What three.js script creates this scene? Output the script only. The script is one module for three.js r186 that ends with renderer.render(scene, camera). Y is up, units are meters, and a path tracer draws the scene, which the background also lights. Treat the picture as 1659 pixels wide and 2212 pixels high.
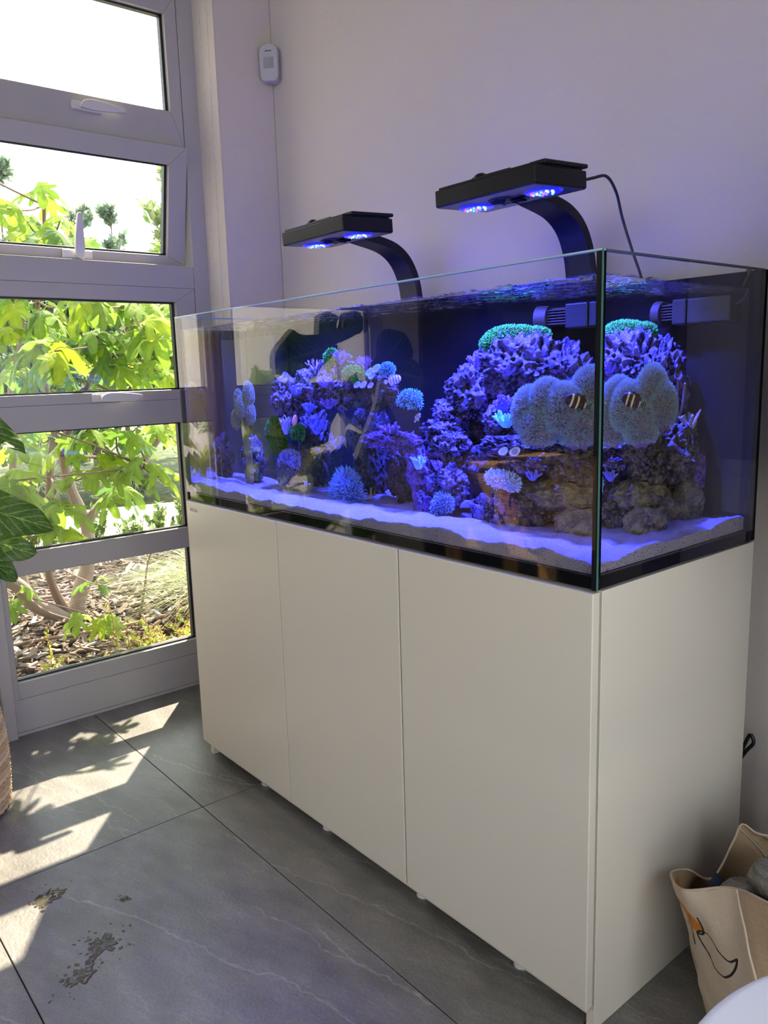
import * as THREE from 'three';
import { RoundedBoxGeometry } from 'three/addons/geometries/RoundedBoxGeometry.js';
import { mergeGeometries, mergeVertices } from 'three/addons/utils/BufferGeometryUtils.js';
import { MarchingCubes } from 'three/addons/objects/MarchingCubes.js';
import { RectAreaLightUniformsLib } from 'three/addons/lights/RectAreaLightUniformsLib.js';
import { createNoise3D, createNoise2D } from 'simplex-noise';

// ---------------------------------------------------------------- camera, sky, sun, exposure
RectAreaLightUniformsLib.init();
const scene = new THREE.Scene();
const camera = new THREE.PerspectiveCamera(65.57, 1659 / 2212, 0.05, 200);
camera.position.set(2.2622, 1.2164, 1.6304);
camera.rotation.set(-0.1742, 0.8817, -0.0295, 'YXZ');

const renderer = new THREE.WebGLRenderer({ antialias: true });
renderer.toneMapping = THREE.LinearToneMapping;
renderer.toneMappingExposure = 1.0;
renderer.shadowMap.enabled = true;
renderer.shadowMap.type = THREE.PCFSoftShadowMap;

scene.background = new THREE.Color().setRGB(4.0, 4.2, 4.5);   // bright hazy midday sky

const sun = new THREE.DirectionalLight(new THREE.Color().setRGB(1.0, 0.88, 0.67), 20.5);
sun.position.set(-0.6 * 14, 14, -0.517 * 14 + 0.6);
sun.target.position.set(0, 0, 0.6);
sun.castShadow = true;
sun.shadow.mapSize.set(4096, 4096);
Object.assign(sun.shadow.camera, { left: -9, right: 9, top: 9, bottom: -9, near: 0.5, far: 40 });
scene.add(sun, sun.target);

// ---------------------------------------------------------------- helpers
function rng(seed) { let s = seed >>> 0; return () => { s = (s + 0x6d2b79f5) | 0; let t = Math.imul(s ^ (s >>> 15), 1 | s); t = (t + Math.imul(t ^ (t >>> 7), 61 | t)) ^ t; return ((t ^ (t >>> 14)) >>> 0) / 4294967296; }; }
const R0 = rng(11);
const n3 = createNoise3D(rng(5)), n2 = createNoise2D(rng(9));
const V = (x, y, z) => new THREE.Vector3(x, y, z);
const rand = (r, a, b) => a + (b - a) * r();
const mix = (a, b, t) => a + (b - a) * t;
const clamp = (x, a = 0, b = 1) => Math.min(b, Math.max(a, x));
const smooth = (a, b, x) => { const t = clamp((x - a) / (b - a)); return t * t * (3 - 2 * t); };
const fbm2 = (x, y, o = 4) => { let s = 0, a = 0.5; for (let i = 0; i < o; i++, a *= 0.5, x *= 2.03, y *= 2.03) s += a * n2(x, y + i * 17.3); return s; };
const fbm3 = (x, y, z, o = 4) => { let s = 0, a = 0.5; for (let i = 0; i < o; i++, a *= 0.5, x *= 2.03, y *= 2.03, z *= 2.03) s += a * n3(x, y + i * 7.1, z); return s; };

const counts = {};
function numbered(name) { const k = counts[name] = (counts[name] ?? -1) + 1; return k ? name + '_' + String(k).padStart(3, '0') : name; }
function shadows(o) { o.castShadow = true; o.receiveShadow = true; return o; }
function tag(o, label, category, group, kind) {
  if (label) o.userData.label = label;
  if (category) o.userData.category = category;
  if (group) o.userData.group = group;
  if (kind) o.userData.kind = kind;
  return o;
}
function thing(name, label, category, pos = [0, 0, 0], turn = 0, group) {
  const o = new THREE.Group(); o.name = numbered(name); o.position.set(...pos); o.rotation.y = turn; scene.add(o);
  return tag(o, label, category, group);
}
function solid(name, geo, mat, label, category, group) {     // a thing that is one mesh
  const o = shadows(new THREE.Mesh(geo, mat)); o.name = numbered(name); scene.add(o); return tag(o, label, category, group);
}
function struct(name, geo, mat) {
  const o = geo ? shadows(new THREE.Mesh(geo, mat)) : new THREE.Group(); o.name = name; o.userData.kind = 'structure'; scene.add(o); return o;
}
function part(name, geo, mat, parent, label) {
  const o = geo ? shadows(new THREE.Mesh(geo, mat)) : new THREE.Group(); o.name = name; parent.add(o); if (label) o.userData.label = label; return o;
}
const mat = (color, roughness = 0.6, extra = {}) => new THREE.MeshPhysicalMaterial({ color: Array.isArray(color) ? new THREE.Color().setRGB(...color) : color, roughness, ...extra });

// box given by its two corners, with a small chamfer
function bx(x0, x1, y0, y1, z0, z1, r = 0.002, seg = 1) {
  const w = Math.abs(x1 - x0), h = Math.abs(y1 - y0), d = Math.abs(z1 - z0);
  r = Math.min(r, w / 2.01, h / 2.01, d / 2.01);
  const g = r > 0 ? new RoundedBoxGeometry(w, h, d, seg, r) : new THREE.BoxGeometry(w, h, d);
  return g.translate((x0 + x1) / 2, (y0 + y1) / 2, (z0 + z1) / 2);
}
function merge(list) {
  const flat = list.map((g) => { const n = g.index ? g.toNonIndexed() : g; for (const k of Object.keys(n.attributes)) if (!['position', 'normal', 'uv'].includes(k)) n.deleteAttribute(k); return n; });
  return mergeGeometries(flat);
}
function tube(points, radius, seg = 24, radial = 8, taper) {
  const c = new THREE.CatmullRomCurve3(points.map((p) => (Array.isArray(p) ? V(...p) : p)), false, 'centripetal');
  const g = new THREE.TubeGeometry(c, seg, radius, radial, false);
  if (taper) {
    const p = g.attributes.position, q = V();
    for (let i = 0; i <= seg; i++) {
      const centre = c.getPointAt(i / seg), k = taper(i / seg);
      for (let j = 0; j <= radial; j++) { const n = i * (radial + 1) + j; q.fromBufferAttribute(p, n).sub(centre).multiplyScalar(k).add(centre); p.setXYZ(n, q.x, q.y, q.z); }
    }
    g.computeVertexNormals();
  }
  return g;
}
function setUV(g, f) { const p = g.attributes.position, n = g.attributes.normal, uv = new Float32Array(p.count * 2); for (let i = 0; i < p.count; i++) { const r = f(p.getX(i), p.getY(i), p.getZ(i), n.getX(i), n.getY(i), n.getZ(i)); uv[2 * i] = r[0]; uv[2 * i + 1] = r[1]; } g.setAttribute('uv', new THREE.BufferAttribute(uv, 2)); return g; }
// metre uv by the dominant axis of the normal
const boxUV = (g, s = 1) => setUV(g, (x, y, z, a, b, c) => (Math.abs(a) > Math.abs(b) && Math.abs(a) > Math.abs(c) ? [z * s, y * s] : Math.abs(b) > Math.abs(c) ? [x * s, z * s] : [x * s, y * s]));

function dataTex(w, h, f, srgb = false, repeat = true) {
  const d = new Uint8Array(w * h * 4);
  for (let y = 0; y < h; y++) for (let x = 0; x < w; x++) { const c = f(x / w, y / h, x, y), i = (y * w + x) * 4; d[i] = clamp(c[0]) * 255; d[i + 1] = clamp(c[1]) * 255; d[i + 2] = clamp(c[2]) * 255; d[i + 3] = c.length > 3 ? clamp(c[3]) * 255 : 255; }
  const t = new THREE.DataTexture(d, w, h); t.magFilter = THREE.LinearFilter; t.minFilter = THREE.LinearMipmapLinearFilter; t.generateMipmaps = true;
  if (repeat) t.wrapS = t.wrapT = THREE.RepeatWrapping; if (srgb) t.colorSpace = THREE.SRGBColorSpace; t.needsUpdate = true; return t;
}
// noise that tiles on the unit square
function tileNoise(u, v, f, seed = 0, o = 4) {
  let s = 0, a = 0.5;
  for (let i = 0; i < o; i++, a *= 0.5, f *= 2) { const k = f / (2 * Math.PI), A = u * 2 * Math.PI, B = v * 2 * Math.PI; s += a * n3(Math.cos(A) * k + seed + 3.1 * i, Math.sin(A) * k + Math.cos(B) * k * 1.0, Math.sin(B) * k + seed * 1.7); }
  return s;
}
const greyTex = (w, h, f) => dataTex(w, h, (u, v, x, y) => { const g = f(u, v, x, y); return [g, g, g]; });
// ---------------------------------------------------------------- room shell
const WX = -0.57;                 // inner face of the window frames
const ZB = -0.108;                // back wall
const plasterBump = greyTex(512, 512, (u, v) => 0.5 + tileNoise(u, v, 40, 3, 3) * 0.5 + tileNoise(u, v, 9, 8, 2) * 0.25);
const rep = (t, x, y) => { const c = t.clone(); c.repeat.set(x, y); c.needsUpdate = true; return c; };
const M = {};
M.wall = mat([0.56, 0.51, 0.465], 0.82, { bumpMap: plasterBump, bumpScale: 0.0007, specularIntensity: 0.35 });
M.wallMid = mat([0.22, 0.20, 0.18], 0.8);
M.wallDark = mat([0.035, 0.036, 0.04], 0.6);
M.ceiling = mat([0.72, 0.71, 0.69], 0.9);
M.frame = mat([0.38, 0.366, 0.355], 0.36, { specularIntensity: 0.6, bumpMap: plasterBump, bumpScale: 0.00006 });
M.frameEdge = mat([0.55, 0.54, 0.53], 0.35);
M.gasket = mat([0.012, 0.014, 0.016], 0.45);
M.pane = new THREE.MeshPhysicalMaterial({ color: 0xffffff, roughness: 0.0, transmission: 1, thickness: 0, ior: 1.5, specularIntensity: 0.8 });
M.skirting = mat([0.62, 0.60, 0.57], 0.5);
M.concrete = mat([0.66, 0.64, 0.60], 0.9);
M.render = mat([0.58, 0.55, 0.50], 0.95, { bumpMap: rep(plasterBump, 2, 2), bumpScale: 0.004 });

// walls with thickness; the left one leaves the window bays open, the right one has glazed doors, the front one an added light strip
struct('wall_back', boxUV(bx(-0.72, 3.1, -0.1, 3.6, ZB - 0.25, ZB, 0), 1.4), M.wall);
struct('wall_left', boxUV(merge([
  bx(-0.72, -0.418, -0.1, 3.6, ZB, 0.128, 0.003),
  bx(-0.72, -0.50, 2.63, 3.6, 0.128, 1.83, 0),
  bx(-0.72, -0.57, -0.1, 3.6, 1.83, 2.05, 0),
]), 1.4), M.wall);
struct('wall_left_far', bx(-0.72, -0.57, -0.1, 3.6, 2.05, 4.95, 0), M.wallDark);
struct('ceiling', bx(-0.72, 3.1, 3.5, 3.7, ZB - 0.25, 4.95, 0), M.ceiling);
struct('wall_front', merge([bx(-0.72, 3.1, -0.1, 1.75, 4.7, 4.95, 0), bx(-0.72, 3.1, 3.35, 3.6, 4.7, 4.95, 0), bx(-0.72, 0.1, 1.75, 3.35, 4.7, 4.95, 0), bx(2.8, 3.1, 1.75, 3.35, 4.7, 4.95, 0)]), M.wall);
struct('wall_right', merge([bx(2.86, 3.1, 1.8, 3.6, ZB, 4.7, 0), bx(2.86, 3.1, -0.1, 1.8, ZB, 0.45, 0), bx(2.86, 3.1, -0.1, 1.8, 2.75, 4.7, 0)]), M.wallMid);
struct('ground_terrace', bx(3.1, 14, -0.3, -0.06, -6, 10, 0), M.concrete);
{
  const w = struct('window_4');                                         // glazed doors to the terrace on the right, outside the picture
  part('window_frame', merge([bx(2.92, 3.0, 0.0, 0.08, 0.45, 2.75), bx(2.92, 3.0, 1.72, 1.8, 0.45, 2.75), ...[0.45, 1.565, 2.68].map((z) => bx(2.92, 3.0, 0.0, 1.8, z, z + 0.07))]), M.frame, w);
  for (const z of [0.52, 1.635]) part('window_pane', bx(2.955, 2.959, 0.08, 1.72, z, z + 1.045, 0), M.pane, w);
  const h = struct('added_window_5');                                         // high strip of glazing added behind the camera to light the back wall
  part('window_frame', merge([bx(0.1, 2.8, 1.75, 1.82, 4.76, 4.84), bx(0.1, 2.8, 3.28, 3.35, 4.76, 4.84), ...[0.1, 0.98, 1.86, 2.73].map((x) => bx(x, x + 0.07, 1.75, 3.35, 4.76, 4.84))]), M.frame, h);
  for (const x of [0.17, 1.05, 1.93]) part('window_pane', bx(x, x + 0.80, 1.82, 3.28, 4.795, 4.799, 0), M.pane, h);
}
const skirt = new THREE.Shape([[0, 0], [0.016, 0], [0.016, 0.108], [0.006, 0.12], [0, 0.12]].map((p) => new THREE.Vector2(...p)));
{
  const g = new THREE.ExtrudeGeometry(skirt, { depth: 3.42, bevelEnabled: false }), p = g.attributes.position;   // profile x -> +z, length -> x
  for (let i = 0; i < p.count; i++) { const x = p.getX(i), y = p.getY(i), z = p.getZ(i); p.setXYZ(i, 2.855 - z, y, ZB + x); }
  g.computeVertexNormals(); struct('baseboard_back', g, M.skirting);
}

// ---------------------------------------------------------------- floor of large slate-look tiles
function slate(seed) {
  const w = 1536, h = 768, r = rng(seed), d = new Uint8Array(w * h * 4), bump = new Uint8Array(w * h * 4);
  const vein = new Float32Array(w * h);
  for (let k = 0; k < 22; k++) {                                        // pale mineral veins that wander diagonally
    let x = rand(r, -0.1, 1.0) * w, y = rand(r, 0.0, 1.25) * h, a = -rand(r, 0.12, 0.5), strength = k < 8 ? rand(r, 0.8, 1) : rand(r, 0.2, 0.55);
    const len = rand(r, 0.3, 1.0) * w, wd = k < 8 ? rand(r, 1.6, 3.6) : rand(r, 0.8, 1.6);
    let kick = 0, bend = 0;
    for (let s = 0; s < len; s += 0.7) {
      if (r() < 0.045) kick = rand(r, -0.9, 0.9); kick *= 0.965; bend = 0.22 * n2(s * 0.008 + seed * 3 + k, k * 9.1);
      const th = a + bend + kick; x += Math.cos(th) * 0.7; y += Math.sin(th) * 0.7;
      const wide = wd * (0.55 + 0.9 * Math.max(0, n2(s * 0.02, k + seed))), f = Math.min(1, s / 60, (len - s) / 60) * strength * (0.45 + 0.55 * Math.abs(n2(s * 0.013 + 40, k * 2.3 + seed)));
      for (let j = -7; j <= 7; j++) for (let i = -7; i <= 7; i++) {
        const px = Math.round(x + i), py = Math.round(y + j); if (px < 0 || py < 0 || px >= w || py >= h) continue;
        const q = Math.hypot(px - x, py - y), v = f * Math.exp(-(q * q) / (2 * wide * wide)); if (v > vein[py * w + px]) vein[py * w + px] = v;
      }
    }
  }
  for (let y = 0; y < h; y++) for (let x = 0; x < w; x++) {
    const i = y * w + x, X = x / 260, Y = y / 260;
    const streak = fbm2((X - Y * 0.35) * 0.9 + seed, (Y + X * 0.32) * 4.0, 4), cloud = fbm2(X * 0.8 + 50 + seed, Y * 1.4, 3), grain = (r() - 0.5) * 0.05 + fbm2(X * 18, Y * 22 + seed, 2) * 0.05;
    const wisps = Math.pow(clamp(1 - Math.abs(fbm2((X - Y * 0.4) * 1.3 + 9 + seed, (Y + X * 0.36) * 5.0, 4)) * 5.5), 3) * clamp(cloud * 1.6 + 0.25) * 0.28;
    const b = 0.445 + streak * 0.035 + cloud * 0.07 + grain, v = clamp(vein[i] * 0.85 + wisps);
    d[4 * i] = 255 * clamp(mix(b * 1.0, 0.74, v * 0.85)); d[4 * i + 1] = 255 * clamp(mix(b * 0.985, 0.72, v * 0.85)); d[4 * i + 2] = 255 * clamp(mix(b * 0.955, 0.675, v * 0.85)); d[4 * i + 3] = 255;
    const hgt = 0.5 + grain * 2.2 + fbm2(X * 9 + seed, Y * 14, 2) * 0.32 + v * 0.1; bump[4 * i] = bump[4 * i + 1] = bump[4 * i + 2] = 255 * clamp(hgt); bump[4 * i + 3] = 255;
  }
  const T = (a, srgb) => { const t = new THREE.DataTexture(a, w, h); t.magFilter = THREE.LinearFilter; t.minFilter = THREE.LinearMipmapLinearFilter; t.generateMipmaps = true; t.wrapS = t.wrapT = THREE.RepeatWrapping; if (srgb) t.colorSpace = THREE.SRGBColorSpace; t.needsUpdate = true; return t; };
  return mat([0.82,0.80,0.77], 0.42, { map: T(d, true), bumpMap: T(bump), bumpScale: 0.0010, clearcoat: 0.7, clearcoatRoughness: 0.27 });
}
const slates = [slate(1), slate(2), slate(3), slate(4)];
{
  const f = struct('floor', bx(-0.72, 3.1, -0.12, -0.0105, ZB - 0.2, 4.95, 0), mat([0.20, 0.19, 0.175], 0.9));   // the bed and the joints
  const TX = 1.19, TZ = 0.594, g = bx(0.0012, TX - 0.0012, -0.0104, 0, 0.0012, TZ - 0.0012, 0.0012);
  const uvs = (fx, fz) => setUV(g.clone(), (x, y, z) => [fx ? 1 - x / TX : x / TX, fz ? 1 - z / TZ : z / TZ]);
  const variants = [uvs(0, 0), uvs(1, 1)];
  let k = 0;
  for (let j = -1; j < 8; j++) for (let i = -1; i < 4; i++, k++) {
    const t = part(k ? 'tile_' + String(k).padStart(3, '0') : 'tile', variants[(i + 2 * j + 6) % 2], slates[(i * 1 + j * 3 + 9) % 4], f);
    t.position.set(0.287 - TX + (i + 1) * TX - 0, 0, 0.7115 + (j - 1) * TZ);
    if (t.position.x < -0.73) { t.scale.x = 1; }
  }
}
// crop: tiles reach under the walls only as far as the slab
{
  const f = scene.getObjectByName('floor');
  for (const t of [...f.children]) {
    const x0 = t.position.x, z0 = t.position.z, X0 = Math.max(x0, -0.71), X1 = Math.min(x0 + 1.19, 3.05), Z0 = Math.max(z0, ZB - 0.19), Z1 = Math.min(z0 + 0.594, 4.9);
    if (X1 - X0 < 0.02 || Z1 - Z0 < 0.02) { f.remove(t); continue; }
    if (X0 > x0 || X1 < x0 + 1.18 || Z0 > z0 || Z1 < z0 + 0.58) {
      t.geometry = setUV(bx(X0 - x0 + 0.0012, X1 - x0 - 0.0012, -0.0104, 0, Z0 - z0 + 0.0012, Z1 - z0 - 0.0012, 0.0012), (x, y, z) => [x / 1.19, z / 0.594]);
    }
  }
}

// ---------------------------------------------------------------- window bays on the left
function handleParts(parent, z, y, open) {                                 // a lever handle on its rounded base plate
  const h = part('window_handle', null, M.frameEdge, parent, 'white lever handle');
  part('handle_base', new RoundedBoxGeometry(0.014, 0.03, 0.105, 3, 0.0065).translate(0.007, 0, 0), M.frameEdge, h);
  const lever = new THREE.Group();
  const s = new THREE.Shape(); s.moveTo(-0.012, -0.009); s.quadraticCurveTo(0.02, -0.016, 0.06, -0.011); s.quadraticCurveTo(0.105, -0.008, 0.135, -0.004); s.quadraticCurveTo(0.141, 0.002, 0.132, 0.006); s.quadraticCurveTo(0.06, 0.017, 0.02, 0.015); s.quadraticCurveTo(-0.012, 0.012, -0.012, -0.009);
  const g = mergeGeometries([new THREE.ExtrudeGeometry(s, { depth: 0.010, bevelEnabled: true, bevelSize: 0.002, bevelThickness: 0.002, bevelSegments: 2, curveSegments: 8 }).translate(0, 0, 0.022), new THREE.CylinderGeometry(0.0095, 0.011, 0.022, 16).rotateX(Math.PI / 2).translate(0, 0, 0.013).toNonIndexed()].map((a) => (a.index ? a.toNonIndexed() : a)));
  const l = part('lever', g, M.frameEdge, h);
  l.rotation.set(0, Math.PI / 2, 0); l.position.set(0.006, 0, 0.015);
  if (open) { l.rotation.set(0, Math.PI / 2, 0); l.rotateZ(Math.PI / 2); l.position.set(0.006, 0, 0); }
  h.position.set(0, y, z);
}
// a glazed rectangle: mitred frame members as separate pieces, gasket and pane; x from xi (inner face) outwards
function glazed(parent, y0, y1, z0, z1, b, xi, depth, member, withGasket = true) {
  const trap = (a, bq, c, d) => {                                          // a member with mitred ends, given in the (z, y) plane
    const s = new THREE.Shape([a, bq, c, d].map((p) => new THREE.Vector2(...p)));
    const g = new THREE.ExtrudeGeometry(s, { depth: depth - 0.003, bevelEnabled: true, bevelSize: 0.0009, bevelThickness: 0.0015, bevelSegments: 1, bevelOffset: -0.0011 });
    const p = g.attributes.position; for (let i = 0; i < p.count; i++) { const z = p.getX(i), y = p.getY(i), q = p.getZ(i); p.setXYZ(i, xi - 0.0015 - q, y, z); }
    const idx = g.attributes.position.array; g.computeVertexNormals(); return boxUV(g, 1);
  };
  const [bt, bb, bl, br] = b;                                              // top, bottom, left (far z), right (near the corner) widths
  part(member, trap([z0, y0], [z1, y0], [z1 - bl, y0 + bb], [z0 + br, y0 + bb]), M.frame, parent);
  part(member, trap([z0, y1], [z0 + br, y1 - bt], [z1 - bl, y1 - bt], [z1, y1]), M.frame, parent);
  part(member, trap([z0, y0], [z0 + br, y0 + bb], [z0 + br, y1 - bt], [z0, y1]), M.frame, parent);
  part(member, trap([z1, y0], [z1, y1], [z1 - bl, y1 - bt], [z1 - bl, y0 + bb]), M.frame, parent);
  const Y0 = y0 + bb, Y1 = y1 - bt, Z0 = z0 + br, Z1 = z1 - bl, xg = xi - 0.030;
  if (withGasket) part('gasket', merge([bx(xg - 0.008, xg + 0.012, Y0 - 0.002, Y0 + 0.006, Z0, Z1, 0), bx(xg - 0.008, xg + 0.012, Y1 - 0.006, Y1 + 0.002, Z0, Z1, 0), bx(xg - 0.008, xg + 0.012, Y0, Y1, Z0 - 0.002, Z0 + 0.010, 0), bx(xg - 0.008, xg + 0.012, Y0, Y1, Z1 - 0.006, Z1 + 0.002, 0)]), M.gasket, parent);
  part('window_pane', bx(xg - 0.002, xg + 0.002, Y0, Y1, Z0, Z1, 0), M.pane, parent);
}
function bay(name, z0, z1, jr, jl, openSash, handles) {
  const w = struct(name), D = 0.055;
  // fixed frame: sill panel, transoms and mullions
  part('sill_panel', boxUV(merge([bx(WX - 0.06, WX + 0.0, 0.0, 0.0115, z0, z1, 0.001), bx(WX - 0.06, WX - 0.002, 0.0125, 0.1305, z0, z1, 0.001)])), M.frame, w);
  part('window_transom', boxUV(bx(WX - 0.062, WX, 0.566, 0.645, z0 + jr, z1 - jl, 0.0015)), M.frame, w);
  part('window_transom', boxUV(bx(WX - 0.062, WX, 1.051, 1.138, z0 + jr - 0.05, z1 - jl + 0.02, 0.0015)), M.frame, w);
  part('window_transom', boxUV(bx(WX - 0.062, WX, 1.546, 1.626, z0, z1, 0.0015)), M.frame, w);
  part('window_transom', boxUV(bx(WX - 0.062, WX - 0.004, 2.026, 2.046, z0, z1, 0.0015)), M.frame, w);
  part('window_transom', boxUV(bx(WX - 0.062, WX, 2.556, 2.63, z0, z1, 0.0015)), M.frame, w);
  part('window_stile', boxUV(bx(WX - 0.062, WX - 0.0005, 0.131, 1.05, z0, z0 + jr, 0.0015)), M.frame, w);
  part('window_stile', boxUV(bx(WX - 0.062, WX - 0.0005, 0.131, 1.05, z1 - jl, z1, 0.0015)), M.frame, w);
  part('bottom_rail', boxUV(bx(WX - 0.062, WX - 0.001, 0.1315, 0.191, z0 + jr, z1 - jl, 0.0015)), M.frame, w);
  for (const [y0, y1] of [[0.191, 0.566], [0.645, 1.051]]) {
    const xg = WX - 0.032, Z0 = z0 + jr, Z1 = z1 - jl;
    part('gasket', merge([bx(xg - 0.008, xg + 0.012, y0 - 0.002, y0 + 0.006, Z0, Z1, 0), bx(xg - 0.008, xg + 0.012, y1 - 0.005, y1 + 0.002, Z0, Z1, 0), bx(xg - 0.008, xg + 0.012, y0, y1, Z0 - 0.002, Z0 + 0.009, 0), bx(xg - 0.008, xg + 0.012, y0, y1, Z1 - 0.005, Z1 + 0.002, 0)]), M.gasket, w);
    part('window_pane', bx(xg - 0.002, xg + 0.002, y0, y1, Z0, Z1, 0), M.pane, w);
  }
  // three sashes, one above the other
  const s3 = part('window_sash', null, null, w); glazed(s3, 1.1385, 1.5455, z0 + 0.0015, z1 - 0.004, [0.05, 0.036, 0.035, jr - 0.012], WX - 0.001, D, 'sash_rail');
  const s1 = part('window_sash', null, null, w); glazed(s1, 2.046, 2.556, z0 + 0.0015, z1 - 0.004, [0.068, 0.117, 0.035, 0.046], WX - 0.001, D, 'sash_rail');
  const s2 = part('window_sash', null, null, w);
  glazed(s2, -0.414, 0, z0 + 0.004, z1 - 0.004, [0.066, 0.034, 0.035, 0.07], 0.012, D, 'sash_rail');
  s2.position.set(WX + (openSash ? 0.012 : -0.013), 2.042, 0); s2.rotation.z = openSash ? -0.205 : 0;
  if (handles) { handleParts(s1, 0.545, 2.122, false); s1.children.at(-1).position.x = WX - 0.001; handleParts(s3, 0.565, 1.155, false); s3.children.at(-1).position.x = WX - 0.001; handleParts(s2, 0.60, -0.397, true); s2.children.at(-1).position.x = 0.012; }
  return w;
}
bay('window_1', 0.19, 0.982, 0.09, 0.022, true, true);
bay('window_2', 1.022, 1.80, 0.06, 0.06, false, false);
struct('trim_1', boxUV(bx(WX - 0.064, WX + 0.002, 0, 2.63, 0.1275, 0.1893, 0.002)), M.frame);      // right-hand frame post
struct('trim_2', boxUV(bx(WX - 0.064, WX + 0.022, 0, 2.63, 0.9828, 1.0212, 0.002)), M.frame);      // mullion between the bays
struct('trim_3', boxUV(bx(WX - 0.064, WX + 0.002, 0, 2.63, 1.801, 1.83, 0.002)), M.frame);
// bead chain of the roller blind, hanging before the reveal
{
  const t = thing('blind_chain', 'white beaded blind chain loop hanging down the window reveal', 'blind chain', [0, 0, 0]);
  const bead = new THREE.SphereGeometry(0.0021, 6, 4), strand = (x0, x1, z) => {
    const N = 330, im = new THREE.InstancedMesh(bead, M.frameEdge, N), m = new THREE.Matrix4();
    for (let i = 0; i < N; i++) { const k = i / (N - 1); m.makeTranslation(x0 + (x1 - x0) * k + 0.004 * Math.sin(k * 3), 3.2 - k * 2.2, z); im.setMatrixAt(i, m); }
    im.name = 'chain_strand'; im.userData.kind = 'stuff'; shadows(im); t.add(im);
  };
  strand(-0.455, -0.495, 0.155); strand(-0.405, -0.438, 0.155);
  part('chain_bracket', bx(-0.46, -0.40, 3.2, 3.23, 0.13, 0.17, 0.004), M.frameEdge, t);
}
// ---------------------------------------------------------------- cabinet and aquarium
const TW = 1.5, TD = 0.553, HC = 0.847, TT = 1.395, WL = 1.357;
M.lacquer = mat([0.60, 0.56, 0.475], 0.30, { specularIntensity: 0.75, bumpMap: rep(plasterBump, 3, 3), bumpScale: 0.00004 });
M.lacquerSide = mat([0.60, 0.56, 0.475], 0.42, { specularIntensity: 0.5 });
M.blackPlastic = mat([0.012, 0.012, 0.014], 0.42);
M.blackGloss = mat([0.003, 0.0035, 0.005], 0.04);
M.silicone = mat([0.004, 0.004, 0.006], 0.5, { specularIntensity: 0.4 });
M.ink = mat([0.02, 0.018, 0.018], 0.6);
{
  const c = thing('aquarium_cabinet', 'white three-door cabinet standing under the aquarium', 'cabinet', [0, 0, 0]);
  const zf = TD + 0.0055, zs = zf - 0.025;
  for (const [x0, x1] of [[0, 0.0185], [TW - 0.0185, TW]]) part('side_panel', boxUV(bx(x0, x1, 0.0, HC - 0.002, 0.002, zs, 0.0012)), M.lacquerSide, c);
  part('bottom_panel', boxUV(bx(0.0185, TW - 0.0185, 0.022, 0.04, 0.01, zs - 0.002, 0.001)), M.lacquer, c);
  part('top_panel', boxUV(bx(0.0185, TW - 0.0185, HC - 0.02, HC - 0.002, 0.01, zs - 0.002, 0.001)), M.lacquer, c);
  part('back_panel', bx(0.0185, TW - 0.0185, 0.03, HC - 0.02, 0.006, 0.012, 0), M.lacquerSide, c);
  part('front_rail', boxUV(bx(0.062, TW - 0.0185, 0.026, 0.075, zs - 0.018, zs, 0.001)), M.lacquer, c, 'pale rail under the doors');
  part('front_rail', bx(0.0185, TW - 0.0185, 0.06, HC - 0.02, zs - 0.03, zs - 0.006, 0), M.blackPlastic, c, 'black sheet standing for the shade behind the door gaps');  // black sheet put in for the shade inside the cabinet
  for (const x of [0.3, 0.62, 1.0, 1.3]) part('foot', new THREE.CylinderGeometry(0.014, 0.017, 0.026, 20).translate(x, 0.013, zs - 0.03), M.frameEdge, c);
  for (const x of [0.3, 0.62, 1.0, 1.3]) part('foot', new THREE.CylinderGeometry(0.014, 0.017, 0.026, 20).translate(x, 0.013, 0.06), M.frameEdge, c);
  let first = true;
  for (const [x0, x1] of [[0.0012, 0.5165], [0.5195, 1.0], [1.0045, TW - 0.0012]]) {
    const d = part('door', boxUV(bx(x0, x1, 0.0535, HC - 0.003, zs + 0.005, zf, 0.0022, 2)), M.lacquer, c);
    if (first) {
      first = false;
      const cv = document.createElement('canvas'); cv.width = 256; cv.height = 96; const q = cv.getContext('2d');
      q.clearRect(0, 0, 256, 96); q.fillStyle = '#1c1817'; q.font = '74px serif'; q.textBaseline = 'middle'; q.fillText('Red Sea', 4, 50, 246);
      const tx = new THREE.CanvasTexture(cv); tx.colorSpace = THREE.SRGBColorSpace; tx.magFilter = THREE.LinearFilter;
      const p = part('lettering', new THREE.PlaneGeometry(0.052, 0.0195).translate(0.0530 - 0.001, 0.8205, zf + 0.0006), new THREE.MeshPhysicalMaterial({ map: tx, transparent: true, roughness: 0.5 }), d, 'small dark brand lettering');
      p.castShadow = false;
    }
  }
}
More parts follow.
